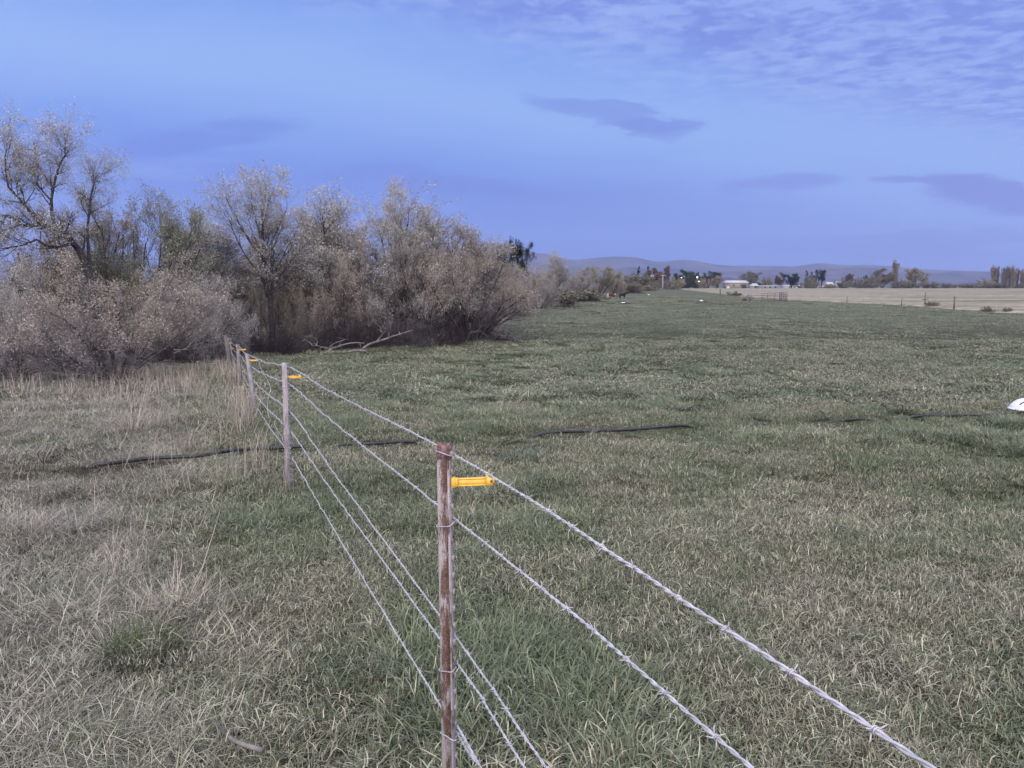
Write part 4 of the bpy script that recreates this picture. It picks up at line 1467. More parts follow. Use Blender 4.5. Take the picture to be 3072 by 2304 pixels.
# --- the leaning tree at the far left, limbs drawn from the photograph's silhouette and given depth
rg = np.random.default_rng(77)
D0 = 24.5
limbs = [([(285, 905), (278, 850), (266, 800), (235, 745), (200, 705), (165, 681), (120, 672), (60, 668), (-30, 700)], [D0, D0, D0, D0 - .1, D0 - .2, D0 - .4, D0 - .7, D0 - 1.0, D0 - 1.3], (0.15, 0.016)),
         ([(268, 800), (268, 750), (262, 700), (262, 650), (268, 600), (280, 560), (286, 545), (292, 530), (300, 515)][:9], [D0 + .1, D0 + .2, D0 + .4, D0 + .6, D0 + .8, D0 + 1, D0 + 1.1, D0 + 1.2, D0 + 1.3], (0.055, 0.006)),
         ([(165, 681), (158, 640), (152, 600), (155, 565), (170, 530), (183, 490), (186, 468), (193, 440), (197, 415)], [D0 - .4, D0 - .4, D0 - .5, D0 - .6, D0 - .6, D0 - .7, D0 - .7, D0 - .8, D0 - .8], (0.055, 0.006)),
         ([(120, 672), (95, 640), (70, 615), (45, 585), (25, 560), (15, 520), (20, 470), (18, 450), (20, 430)], [D0 - .7, D0 - .8, D0 - .9, D0 - 1, D0 - 1.2, D0 - 1.3, D0 - 1.3, D0 - 1.4, D0 - 1.5], (0.05, 0.006)),
         ([(60, 668), (30, 650), (0, 655), (-30, 650), (-60, 620), (-80, 590), (-100, 560), (-110, 520), (-120, 480)], [D0 - 1, D0 - 1.1, D0 - 1.2, D0 - 1.3, D0 - 1.5, D0 - 1.5, D0 - 1.6, D0 - 1.7, D0 - 1.8], (0.05, 0.010)),
         ([(235, 745), (215, 735), (185, 738), (150, 735), (110, 720), (75, 735), (40, 740), (10, 750), (-20, 740)], [D0 - .1, D0 - .5, D0 - .9, D0 - 1.2, D0 - 1.5, D0 - 1.8, D0 - 2, D0 - 2.2, D0 - 2.4], (0.05, 0.010)),
         ([(152, 600), (130, 575), (112, 550), (100, 520), (98, 490), (105, 460), (100, 430), (106, 440), (108, 432)], [D0 - .5, D0 - .3, D0 - .1, D0, D0 + .1, D0 + .2, D0 + .3, D0 + .4, D0 + .5], (0.03, 0.005))]
P0 = []; R0 = []
base = Vector((UV(285, 905)[0] * D0, D0, 0)); base.z = g1(base.x, D0)
for pts, Ds, (ra, rb) in limbs:
    pl = np.array([tuple(ray(px, py, d_)) for (px, py), d_ in zip(pts, Ds)])
    P0.append(pl - np.array(base)); R0.append(np.linspace(ra, rb, 9))
P0 = np.stack(P0); R0 = np.stack(R0)
P0[0, 0, 2] = -0.3
P0[:, 1:] += rg.normal(0, 0.03, P0[:, 1:].shape)
lev = grow(rg, (P0, R0), [dict(n=16, t0=.15, ang=.66, angv=.2, absl=0.85, tip=.35, rad=.5, seg=6, wob=.13, up=.08),
                          dict(n=8, t0=.15, ang=.7, angv=.25, len=.48, tip=.3, rad=.5, seg=4, wob=.16, up=.08),
                          dict(n=6, t0=.1, ang=.7, angv=.3, absl=.32, absr=.005, seg=3, wob=.2, up=.10, tap=.5),
                          dict(n=2, t0=.1, ang=.7, angv=.3, absl=.16, absr=.004, seg=2, wob=.2, up=.10, tap=.5)])
root = empty('tree', base, 0, 'big dark tree leaning left with two tall airy crowns at the far left', 'tree', TB)
link('trunk', wood_mesh('leaning_trunk', lev, (9, 5, 4, 3, 3)), M_bark_dark, root)
link('crown', leaf_mesh('leaning_crown', rg, lev[4][0], 2, 0.055, spread=0.06), L_pale, root)

# --- creek-side trees receding to the cows
G2 = 'creek trees receding into the distance'
MIDT = [
    ('dome1', 'bush', 1560, 62, 150, 800, L_tan, M_bark_grey, 'grey bush right behind the large drooping tree, at the pasture edge', 'bush'),
    ('willow1', 'tree', 1535, 66, 150, 790, L_pink, M_bark_grey, 'pale tree in front of the dark pines', 'tree'),
    ('dome2', 'bush', 1618, 82, 150, 815, L_tan, M_bark_grey, 'grey brown bush below the dark pines', 'bush'),
    ('bare1', 'tree', 1668, 98, 95, 752, L_pale, M_bark_dark, 'bare tree poking above the receding thicket against the hill', 'tree'),
    ('willow0', 'tree', 1640, 92, 120, 800, L_tan, M_bark_grey, 'tan tree left of the bare tree against the hill', 'tree'),
    ('dome0', 'bush', 1690, 104, 140, 812, L_tan, M_bark_grey, 'rounded grey bush right below the bare tree against the hill', 'bush'),
    ('willow2', 'tree', 1735, 118, 110, 795, L_tan, M_bark_grey, 'dull tan tree in the middle of the receding thicket', 'tree'),
    ('willow1', 'tree', 1790, 152, 130, 790, L_yel, M_bark_grey, 'yellow brown tree behind the brown and white calf', 'tree'),
    ('dome1', 'bush', 1745, 126, 110, 832, L_tan, M_bark_dark, 'dark based bush left of the brown and white calf', 'bush'),
    ('dome2', 'bush', 1845, 172, 80, 825, L_brown, M_bark_grey, 'brown bush right behind the two calves', 'bush'),
    ('willow0', 'tree', 1840, 158, 50, 806, L_yel, M_bark_dark, 'narrow yellowish tree at the right end of the receding thicket', 'tree'),
    ('bush0', 'bush', 1650, 90, 200, 862, L_fgrey, M_bark_dark, 'low dark scrub along the foot of the grey brown bushes', 'bush'),
    ('bush1', 'bush', 1740, 116, 200, 868, L_fgrey, M_bark_dark, 'low dark scrub along the bank left of the calves', 'bush'),
    ('bush0', 'bush', 1880, 230, 90, 846, L_fgrey, M_bark_grey, 'low grey scrub directly behind the black calf', 'bush'),
]
for a in MIDT:
    plant(*a, group=G2)
plant('pine0', 'pine', 1522, 74, 62, 718, L_dark, M_bark_dark, 'smaller left hand dark pine showing over the thicket', 'pine tree', 'dark pines behind the thicket')
plant('pine1', 'pine', 1574, 76, 100, 730, L_dark, M_bark_dark, 'larger right hand dark pine showing over the thicket', 'pine tree', 'dark pines behind the thicket')

# --- far trees across the fields : kind, px, D, width, top, leaf, label, category
G3 = 'distant trees beyond the fields'
FAR = [
    ('bush0', 'tree', 1920, 330, 90, 817, L_fgrey, 'pale grey tree left of the pole with the transformer'),
    ('bush1', 'bush', 1895, 300, 70, 850, L_fgrey, 'low grey bush at the field end behind the calves'),
    ('bush0', 'bush', 1930, 320, 60, 855, L_fpale, 'pale low bush at the foot of the transformer pole'),
    ('conifer0', 'conifer', 1914, 560, 18, 800, L_dark, 'thin dark conifer tip left of the transformer pole'),
    ('conifer1', 'conifer', 1946, 560, 16, 799, L_dark, 'narrow dark conifer just above the transformer pole'),
    ('round0', 'tree', 1965, 520, 60, 806, L_red, 'brown tree between the two utility poles'),
    ('round1', 'tree', 1994, 540, 34, 800, L_red, 'reddish brown tree behind the right utility pole'),
    ('bush1', 'bush', 1972, 430, 60, 836, L_fgrey, 'grey bush low between the two utility poles'),
    ('bush0', 'bush', 2028, 430, 50, 832, L_fpale, 'pale bush in front of the dark green trees'),
    ('bush1', 'bush', 2008, 440, 36, 842, L_fgrey, 'small grey bush right of the right utility pole'),
    ('round0', 'tree', 2048, 560, 56, 811, L_dgreen, 'rounded dark green tree left of the yard lamp'),
    ('bush1', 'tree', 2060, 540, 70, 826, L_dgreen, 'broad low dark green tree below the rounded one'),
    ('round1', 'tree', 2088, 580, 44, 816, L_dgreen, 'olive green tree behind the yard lamp'),
    ('bush0', 'tree', 2098, 560, 60, 828, L_dgreen, 'dark hedge like tree right of the yard lamp'),
    ('pine0', 'pine', 2125, 590, 50, 815, L_dark, 'dark pine clump left of the barn'),
    ('pine1', 'pine', 2155, 600, 56, 817, L_dark, 'widest dark pine clump beside the barn'),
    ('bush0', 'tree', 2112, 540, 46, 836, L_brown, 'dull brown tree in front of the dark pines'),
    ('round0', 'tree', 2150, 540, 44, 828, L_brown, 'brown tree just left of the barn'),
    ('round1', 'tree', 2246, 640, 60, 815, L_fgrey, 'broad grey tree rising behind the barn roof'),
    ('bush1', 'bush', 2268, 600, 30, 845, L_dgreen, 'dark shrub between the barn and the gabled house'),
    ('bush0', 'tree', 2303, 560, 36, 832, L_olive, 'square topped olive tree above the long low shed'),
    ('bush1', 'bush', 2282, 570, 30, 848, L_dgreen, 'dark shrub left of the square topped olive tree'),
    ('round0', 'tree', 2344, 560, 34, 819, L_red, 'reddish cone shaped tree'),
    ('round1', 'tree', 2376, 560, 44, 822, L_dark, 'round nearly black tree on a short trunk'),
    ('conifer0', 'conifer', 2422, 620, 16, 812, L_dark, 'small dark conifer above the grey willow'),
    ('pine0', 'pine', 2444, 600, 30, 812, L_dark, 'left one of the two tall dark pines beyond the gate'),
    ('pine1', 'pine', 2464, 600, 40, 809, L_dark, 'right one of the two tall dark pines beyond the gate'),
    ('bush1', 'tree', 2430, 560, 44, 826, L_fgrey, 'grey willow in front of the tall dark pines'),
    ('bush0', 'bush', 2440, 550, 30, 842, L_fgrey, 'small grey bush at the foot of the grey willow'),
    ('bush1', 'bush', 2490, 560, 44, 852, L_brown, 'low brown scrub right of the tall dark pines'),
    ('round1', 'tree', 2542, 600, 34, 822, L_red, 'reddish brown tree right of the white houses'),
    ('bush0', 'bush', 2535, 550, 50, 842, L_fgrey, 'grey bush under the reddish brown tree'),
    ('bush1', 'tree', 2572, 560, 50, 833, L_fgrey, 'low grey tree left of the big grey tree'),
    ('bush0', 'tree', 2604, 560, 36, 832, L_fgrey, 'grey tree touching the big grey tree'),
    ('round0', 'tree', 2600, 620, 24, 826, L_dgreen, 'small dark topped tree behind the low grey trees'),
    ('round0', 'tree', 2648, 580, 70, 807, L_fgrey, 'big grey tree left of the lone poplar'),
    ('bush1', 'tree', 2625, 560, 44, 822, L_fgrey, 'grey tree in front of the big grey tree'),
    ('poplar0', 'poplar', 2687, 580, 17, 780, L_brown, 'lone tall poplar between the grey and the pale tree'),
    ('bush0', 'bush', 2695, 545, 60, 838, L_fgrey, 'grey scrub at the foot of the lone poplar'),
    ('round1', 'tree', 2757, 600, 66, 806, L_fpale, 'pale rounded tree right of the lone poplar'),
    ('bush1', 'bush', 2735, 550, 60, 846, L_fgrey, 'grey scrub below the pale rounded tree'),
    ('bush0', 'bush', 2795, 560, 60, 846, L_fgrey, 'low scrub right of the pale rounded tree'),
    ('bush1', 'bush', 2845, 580, 60, 850, L_fgrey, 'lowest scrub patch before the hill gap'),
    ('bush0', 'bush', 2915, 580, 60, 850, L_fgrey, 'low scrub midway between the pale tree and the poplar row'),
    ('bush1', 'bush', 2962, 560, 60, 836, L_fpale, 'pale bush at the left end of the poplar row'),
    ('poplar0', 'poplar', 2984, 580, 18, 797, L_brown, 'first poplar of the row from the left, with the sharpest tip'),
    ('poplar1', 'poplar', 2995, 585, 12, 800, L_red, 'second poplar of the row from the left'),
    ('poplar1', 'poplar', 3011, 580, 12, 803, L_fgrey, 'third poplar of the row from the left'),
    ('poplar0', 'poplar', 3022, 582, 14, 798, L_fgrey, 'fourth poplar of the row from the left'),
    ('poplar1', 'poplar', 3033, 584, 13, 801, L_brown, 'fifth poplar of the row from the left'),
    ('poplar0', 'poplar', 3042, 580, 14, 797, L_brown, 'sixth poplar of the row from the left'),
    ('poplar1', 'poplar', 3054, 582, 12, 806, L_fgrey, 'seventh poplar of the row from the left'),
    ('poplar0', 'poplar', 3069, 580, 14, 808, L_brown, 'last poplar of the row, at the right edge'),
    ('bush0', 'bush', 3010, 550, 60, 848, L_fgrey, 'scrub under the middle of the poplar row'),
    ('bush1', 'bush', 3060, 550, 50, 850, L_fgrey, 'scrub under the right end of the poplar row'),
]
for (kd, nm, px, D, w_, tp, lm_, lb) in FAR:
    cat = {'tree': 'tree', 'bush': 'bush', 'conifer': 'conifer', 'pine': 'pine tree', 'poplar': 'poplar'}[nm]
    plant(kd, nm, px, D, w_, tp, lm_, M_bark_dark if lm_ in (L_dark, L_dgreen) else M_bark_grey, lb, cat, group=G3)

# ------------------------------------------------------------------ buildings
M_white = simple_mat('white_siding', (0.46, 0.46, 0.47), (0.62, 0.62, 0.63), 2)
M_roofw = simple_mat('pale_metal_roof', (0.40, 0.41, 0.45), (0.54, 0.55, 0.59), 1)
M_wallt = simple_mat('tan_siding', (0.26, 0.22, 0.20), (0.36, 0.31, 0.28), 1)
M_wallg = simple_mat('grey_siding', (0.26, 0.26, 0.29), (0.36, 0.36, 0.39), 1)
M_glassd = simple_mat('dark_glass', (0.02, 0.02, 0.03), (0.04, 0.04, 0.05), 3, 0.2, 0.5)
M_doorm = simple_mat('dark_opening', (0.04, 0.035, 0.035), (0.08, 0.07, 0.07), 3)


def house(name, px0, px1, py_roof, D, label, cat, wall, roof, depth=10, roof_frac=0.35, windows=3, door=True, gable_front=False):
    u0_, v0_ = UV(px0, py_roof); u1_, _ = UV(px1, py_roof)
    x0, x1 = u0_ * D, u1_ * D
    zt = CAMZ + v0_ * D
    W_ = x1 - x0
    root = empty(name, ((x0 + x1) / 2, D + depth / 2, 0), 0, label, cat, 'farm buildings beyond the fields')
    hw = zt * (1 - roof_frac)
    m = MB(); m.box((0, 0, hw / 2 - .2), (W_ * 0.96, depth, hw + .4)); m.build('wall', wall, root)
    m = MB()
    w2, d2 = W_ / 2, depth / 2 + 0.5
    if gable_front:
        v = [(-w2, -d2, hw), (w2, -d2, hw), (0, -d2, zt), (-w2, d2, hw), (w2, d2, hw), (0, d2, zt), (-w2, -d2, hw - .25), (w2, -d2, hw - .25), (-w2, d2, hw - .25), (w2, d2, hw - .25)]
        m.add(v, [(0, 2, 5, 3), (2, 1, 4, 5), (0, 6, 7, 1), (3, 4, 9, 8), (6, 8, 9, 7), (0, 3, 8, 6), (1, 7, 9, 4)], [(0, 1, 2), (3, 5, 4)])
    else:
        v = [(-w2, -d2, hw), (w2, -d2, hw), (w2, 0, zt), (-w2, 0, zt), (-w2, d2, hw), (w2, d2, hw), (-w2, -d2, hw - .25), (w2, -d2, hw - .25), (-w2, d2, hw - .25), (w2, d2, hw - .25)]
        m.add(v, [(0, 1, 2, 3), (3, 2, 5, 4), (0, 6, 7, 1), (4, 5, 9, 8), (6, 8, 9, 7)], [(0, 3, 4), (0, 4, 8), (0, 8, 6), (1, 5, 2), (1, 9, 5), (1, 7, 9)])
    m.build('roof', roof, root)
    for k in range(windows):
        cx = (-0.5 + (k + 0.7) / (windows + 0.6)) * W_ * 0.9
        f_ = MB(); f_.box((cx, -depth / 2 - 0.03, hw * 0.55), (1.5, 0.1, 1.2)); fo = f_.build('window', M_white, root)
        f_ = MB(); f_.box((cx, -depth / 2 - 0.09, hw * 0.55), (1.25, 0.06, 0.95)); f_.build('pane', M_glassd, fo)
    if door:
        f_ = MB(); f_.box((W_ * 0.28, -depth / 2 - 0.04, hw * 0.35), (min(3.2, W_ * 0.25), 0.1, hw * 0.72)); f_.build('door', M_doorm, root)
    return root


house('barn', 2184, 2247, 841, 560, 'tan barn with a pale metal roof behind the left part of the gate', 'barn', M_wallt, M_roofw, 14, 0.28, 2)
house('house', 2257, 2279, 850, 540, 'small white gabled house right of the tan barn', 'house', M_wallg, M_roofw, 8, 0.45, 1, True, True)
house('shed', 2281, 2344, 856, 530, 'long low grey shed under the square topped olive tree', 'shed', M_wallg, M_wallg, 8, 0.25, 3, False)
house('shed', 2356, 2413, 855, 600, 'long low white building behind the round nearly black tree', 'shed', M_white, M_roofw, 8, 0.3, 3)
house('house', 2457, 2477, 857, 610, 'low white house end showing under the tall dark pines', 'house', M_white, M_roofw, 8, 0.3, 1)
house('house', 2482, 2502, 846, 900, 'pale far house between the dark pines and the reddish brown tree', 'house', M_white, M_roofw, 8, 0.4, 1)
house('house', 2511, 2526, 844, 880, 'white far house just left of the reddish brown tree', 'house', M_white, M_roofw, 8, 0.45, 1, True, True)
house('house', 2612, 2624, 851, 600, 'white gable peeking out between the low grey trees', 'house', M_white, M_roofw, 6, 0.5, 1, False, True)
house('shed', 1856, 1882, 838, 420, 'pale roofed shed half hidden behind the creek trees', 'shed', M_wallg, M_roofw, 8, 0.3, 1)

# ------------------------------------------------------------------ poles, lamp, tank
M_polew = simple_mat('pole_wood', (0.16, 0.14, 0.14), (0.30, 0.27, 0.26), 6)
M_polel = simple_mat('pole_pale', (0.42, 0.41, 0.42), (0.58, 0.57, 0.58), 6)


def utility(px, top, arm_py, D, label, mat, transf=False, armw=1.2):
    u_, v_ = UV(px, top)
    zt = CAMZ + v_ * D
    root = empty('utility_pole', (u_ * D, D, 0), 0, label, 'utility pole', 'utility poles at the end of the pasture')
    m = MB(); m.tube([(0, 0, -0.3), (0, 0, zt)], [0.22, 0.15], 9); m.build('pole', mat, root)
    za = CAMZ + UV(px, arm_py)[1] * D
    m = MB(); m.box((0, -0.22, za), (armw * 2, 0.14, 0.18)); ar_ = m.build('crossarm', mat, root)
    for s_ in (-0.9, -0.35, 0.9):
        m = MB(); m.tube([(s_ * armw, -0.22, za + .08), (s_ * armw, -0.22, za + .32)], [0.08, 0.05], 7); m.build('insulator', M_white, ar_)
    if transf:
        for s_ in (-0.55, 0.55):
            m = MB(); m.tube([(s_, -0.2, za - 3.5), (s_, -0.2, za - 2.3)], 0.36, 12); m.build('transformer', M_roofw, root)
    return root


utility(1957, 811, 812, 400, 'utility pole with two pale transformer cans', M_polew, True, 1.4)
utility(1989, 824, 827, 410, 'pale utility pole with a plain crossarm, right of the one with transformers', M_polel, False, 1.5)
m = MB(); m.tube([(0, 0, -.3), (0, 0, 6.2)], [0.16, 0.12], 8)
o = m.build('bare_pole', M_polew, None, (UV(2014, 850)[0] * 430, 430, 0))
tag(o, 'plain dark pole without a crossarm, left of the dark green trees', 'pole')
M_lit = bpy.data.materials.new('lit_lamp'); M_lit.use_nodes = True
_b = M_lit.node_tree.nodes['Principled BSDF']
_b.inputs['Emission Color'].default_value = (1, 0.97, 0.92, 1); _b.inputs['Emission Strength'].default_value = 3.0
for (px, py, D, r_, lb) in [(2092, 832, 520, 0.50, 'bright yard lamp in front of the dark green trees'), (2044, 833, 530, 0.30, 'dim yard lamp left of the bright one'), (2097, 844, 522, 0.30, 'small lower yard lamp right of the bright one')]:
    u_, v_ = UV(px, py)
    zc = CAMZ + v_ * D
    root = empty('yard_lamp', (u_ * D, D, 0), 0, lb, 'lamp', 'lit yard lamps at the farm')
    m = MB(); m.tube([(0, 0, -.3), (0, 0, zc - r_)], 0.09, 7); m.build('pole', M_polew, root)
    m = MB()
    m.lathe([(max(0.01, r_ * math.sin(a)), -r_ * math.cos(a)) for a in np.linspace(0, math.pi, 9)], (0, 0, zc), 12)
    m.build('lamp_globe', M_lit, root, smoothf=True)
m = MB()
m.lathe([(0.01, 1.5), (0.9, 1.45), (1.15, 1.2), (1.15, 0.1), (1.1, 0), (0.01, 0)], (0, 0, 0), 16)
o = m.build('water_tank', M_white, None, (UV(2184, 862)[0] * 540, 540, 0))
tag(o, 'small white tank at the left corner of the tan barn', 'tank')

# ------------------------------------------------------------------ field fence posts, gate, electric fence posts, plank
M_stake = simple_mat('field_post', (0.09, 0.085, 0.08), (0.17, 0.15, 0.14), 8)
M_stakep = simple_mat('field_post_pale', (0.30, 0.27, 0.26), (0.42, 0.38, 0.37), 8)
FP = [(2161, 866, 883, M_stake, 'dark boundary post farthest left, beside the field corner', 0.16), (2455, 881, 901, M_stakep, 'faint pale boundary post right of the gate', 0.06), (2540, 890, 912, M_stake, 'boundary post leaning slightly, second right of the gate', 0.05),
      (2589, 884, 904, M_stakep, 'short pale boundary post third right of the gate', 0.05), (2643, 892, 913, M_stakep, 'thin pale boundary post fourth right of the gate', 0.05), (2704, 895, 917, M_stake, 'thin leaning boundary post fifth right of the gate', 0.05),
      (2774, 877, 917, M_stake, 'tallest boundary post, with a short cross piece', 0.07), (2862, 889, 929, M_stake, 'dark leaning boundary post right of the tallest one', 0.085), (2986, 915, 936, M_stakep, 'short boundary post nearest the right edge', 0.05)]
for (px, tp, ft_, mt, lb, w_) in FP:
    p = at(px, ft_)
    zt = CAMZ + UV(px, tp)[1] * p.y
    root = empty('field_post', p, 0, lb, 'fence post', 'boundary fence posts of the stubble field')
    lean = (hash_rz(px, 3) - 3.14) * 0.03
    m = MB(); m.tube([(0, 0, -.3), (lean * (zt - p.z) * .5, 0, (zt - p.z) * .5), (lean * (zt - p.z), 0, zt - p.z)], [w_, w_ * .95, w_ * .8], 7)
    m.build('shaft', mt, root)
    if px == 2774:
        m = MB(); m.tube([(-0.38, -.08, (zt - p.z) * .46), (0.34, -.08, (zt - p.z) * .5)], 0.06, 6); m.build('cross_piece', mt, root)
EP = [(1697, 906, 926, 'faint step-in post farthest left in the pasture'), (1806, 896, 919, 'step-in post left of the pod near the calves'), (1923, 893, 911, 'step-in post right of the black calf'), (1987, 893, 913, 'step-in post second right of the black calf'), (2046, 892, 910, 'step-in post third right of the black calf')]
for (px, tp, ft_, lb) in EP:
    p = at(px, ft_)
    zt = CAMZ + UV(px, tp)[1] * p.y
    root = empty('stepin_post', p, 0, lb, 'fence post', 'step-in posts across the pasture')
    h_ = zt - p.z
    m = MB(); m.tube([(0, 0, -.2), (0.01, 0, h_)], [0.028, 0.022], 6); m.build('rod', M_stake, root)
    m = MB(); m.box((0.06, 0, 0.12), (0.14, 0.03, 0.03)); m.build('foot_peg', M_stake, root)

M_gate = simple_mat('gate_steel', (0.10, 0.095, 0.10), (0.22, 0.20, 0.20), 5)


def rail_panel(A, B, zs, nposts, label, mat, r_=0.03):
    root = empty('metal_gate', A, 0, label, 'gate', 'gate panels at the field edge')
    m = MB()
    d_ = B - A
    for (za, zb) in zs:
        m.tube([(0, 0, za), tuple(d_ * .5 + Vector((0, 0, (za + zb) / 2 - .02))), (d_.x, d_.y, d_.z + zb)], r_, 6)
    m.build('rail', mat, root)
    for k in range(nposts):
        f_ = k / (nposts - 1)
        m = MB(); m.tube([(d_.x * f_, d_.y * f_, d_.z * f_ - .1), (d_.x * f_, d_.y * f_, d_.z * f_ + zs[0][0] * (1 - f_) + zs[0][1] * f_)], r_ * 1.3, 6)
        m.build('upright', mat, root)
    return root


A = at(2280, 905); A.z += 0
Bp = Vector((UV(2324, 900)[0] * (A.y + 1), A.y + 1, A.z))
rail_panel(A, Bp, [(1.15, 1.30), (0.90, 1.02), (0.66, 0.74), (0.40, 0.48), (0.12, 0.2)], 3, 'five rail metal gate panel right of the tall gate post', M_gate, 0.035)
C_ = Vector((UV(2338, 900)[0] * (A.y + 5), A.y + 5, A.z)); D_ = Vector((UV(2361, 900)[0] * (A.y - 1), A.y - 1, A.z))
rail_panel(C_, D_, [(1.35, 1.35), (1.1, 1.1), (.85, .85), (.6, .6), (.32, .32), (.08, .08)], 5, 'dark corner panel closing the right end of the gates', M_gate, 0.04)
rail_panel(Bp, D_, [(1.30, 1.35), (1.02, 1.08), (.74, .8), (.48, .5), (.2, .2)], 3, 'gate panel joining the five rail gate to the dark corner panel', M_gate, 0.03)
E_ = Vector((UV(2240, 900)[0] * (A.y + 2), A.y + 2, A.z))
rail_panel(E_, A, [(1.0, 0.98), (0.25, 0.3)], 2, 'pale two rail panel left of the tall gate post', M_stakep, 0.04)
m = MB(); m.tube([(0, 0, -.3), (0, 0, CAMZ + UV(2279, 864)[1] * A.y - A.z)], [0.08, 0.06], 7)
o = m.build('gate_post', M_stakep, None, A - Vector((.08, .1, 0)))
tag(o, 'tall thin pale post between the two kinds of gate panel', 'gate post')
# slanting brace at the far left of the panels
F_ = Vector((UV(2218, 903)[0] * (A.y + 2), A.y + 2, A.z))
m = MB(); m.tube([(0, 0, 0), tuple(E_ - F_ + Vector((0, 0, 1.0)))], 0.05, 6)
o = m.build('brace_pole', M_stakep, None, F_)
tag(o, 'slanting pole propped against the left end of the gates', 'pole')
p = at(3052, 944)
m = MB(); m.box((0, 0, 0.16), (3.6, 0.3, 0.06), R(-4), None, 0.01)
o = m.build('plank', M_stakep, None, p); tag(o, 'pale plank lying at the field edge by the right edge of the picture', 'plank')

# brush clumps along the boundary fence
for k, (px, py, w_, tp, lb) in enumerate([(2795, 921, 34, 904, 'dark weed clump at the foot of the tallest boundary post'), (2960, 936, 34, 918, 'weed clump left of the plank'), (3022, 938, 26, 922, 'dark weed clump beside the plank'), (2200, 888, 46, 874, 'weeds on the bank left of the gates'), (2245, 904, 50, 886, 'pinkish weeds growing through the pale gate panel')]):
    p = at(px, py)
    plant('bush%d' % (k % 2), 'weed_clump', px, p.y, w_, tp, L_olive if k < 4 else L_tan, M_bark_grey, lb, 'weeds', 'weed clumps along the boundary')

# ------------------------------------------------------------------ calves
M_cowblack = simple_mat('black_coat', (0.008, 0.008, 0.010), (0.022, 0.020, 0.022), 6, 0.7, 0.2)
M_cowred, nt, b = material('red_white_coat', 0.8, 0.2)
tcn = nt.new('ShaderNodeTexCoord')
sp = nt.new('ShaderNodeSeparateXYZ'); nt.l.new(tcn.outputs['Object'], sp.inputs[0])
nn = nt.noise(tcn.outputs['Object'], 5, 2, 0.5)
xx = nt.m('ADD', sp.outputs[0], nt.m('MULTIPLY', nt.m('SUBTRACT', nn, 0.5), 0.25))
wf = nt.m('MAXIMUM', nt.rng(xx, 0.66, 0.74), nt.rng(xx, -0.46, -0.56))
wf = nt.m('MAXIMUM', wf, nt.m('MULTIPLY', nt.rng(sp.outputs[2], 0.42, 0.34), nt.rng(sp.outputs[2], 0.05, 0.12)))
nt.l.new(nt.mix(wf, (0.105, 0.030, 0.020, 1), (0.62, 0.58, 0.54, 1)), b.inputs['Base Color'])


def calf(loc, rz, H, mat, label, headup=0.1):
    root = empty('calf', loc, rz, label, 'calf', 'calves grazing at the creek end of the pasture')
    V = []; E = []; Rd = []
    def add(p, r, par=None):
        V.append(p); Rd.append(r)
        if par is not None: E.append((par, len(V) - 1))
        return len(V) - 1
    hip = add((-0.48, 0, 0.90), (0.20, 0.24))
    b1 = add((-0.22, 0, 0.84), (0.235, 0.29), hip)
    b2 = add((0.08, 0, 0.82), (0.245, 0.31), b1)
    sh = add((0.38, 0, 0.86), (0.215, 0.29), b2)
    nk = add((0.58, 0, 0.98 + headup * .5), (0.135, 0.18), sh)
    nk2 = add((0.74, 0, 1.06 + headup), (0.10, 0.13), nk)
    hd_ = add((0.86, 0, 1.08 + headup), (0.10, 0.12), nk2)
    mz = add((1.00, 0, 0.98 + headup), (0.075, 0.085), hd_)
    add((1.09, 0, 0.92 + headup), (0.055, 0.06), mz)
    for s_ in (-1, 1):
        e1 = add((0.80, s_ * 0.12, 1.14 + headup), (0.035, 0.03), hd_)
        add((0.76, s_ * 0.22, 1.12 + headup), (0.022, 0.03), e1)
        f0 = add((0.36, s_ * 0.13, 0.58), (0.085, 0.11), sh)
        f1 = add((0.37 + 0.03 * s_, s_ * 0.13, 0.34), (0.048, 0.052), f0)
        f2 = add((0.37 + 0.06 * s_, s_ * 0.13, 0.08), (0.034, 0.036), f1)
        add((0.40 + 0.06 * s_, s_ * 0.13, 0.015), (0.045, 0.045), f2)
        h0 = add((-0.46, s_ * 0.14, 0.62), (0.11, 0.16), hip)
        h1 = add((-0.60 - 0.05 * s_, s_ * 0.14, 0.38), (0.050, 0.060), h0)
        h2 = add((-0.54 - 0.06 * s_, s_ * 0.14, 0.09), (0.035, 0.038), h1)
        add((-0.51 - 0.06 * s_, s_ * 0.14, 0.015), (0.046, 0.046), h2)
    t1 = add((-0.70, 0, 0.96), (0.035, 0.035), hip)
    t2 = add((-0.75, 0, 0.70), (0.022, 0.022), t1)
    add((-0.75, 0, 0.45), (0.038, 0.038), t2)
    me = bpy.data.meshes.new('calf_body')
    s_ = H / 1.25
    me.from_pydata([Vector(v) for v in V], E, [])
    import bmesh
    bm = bmesh.new(); bm.from_mesh(me); bm.verts.layers.skin.verify(); bm.to_mesh(me); bm.free()
    o = link('body', me, mat, root)
    sk = o.modifiers.new('skin', 'SKIN')
    for i, r_ in enumerate(Rd):
        me.skin_vertices[0].data[i].radius = r_
        me.skin_vertices[0].data[i].use_root = (i == 0)
    o.modifiers.new('sub', 'SUBSURF').render_levels = 1
    o.modifiers['sub'].levels = 1
    root.scale = (s_, s_, s_)
    return root


p = at(1868, 897)
calf(p, R(12), (CAMZ + UV(1868, 877)[1] * p.y - p.z) * 1.0, M_cowblack, 'black calf standing with its head raised to the right', 0.06)
p = at(1832, 897)
calf(p, R(6), (CAMZ + UV(1832, 879)[1] * p.y - p.z) * 1.08, M_cowred, 'red brown calf with a white rump and white face', -0.16)

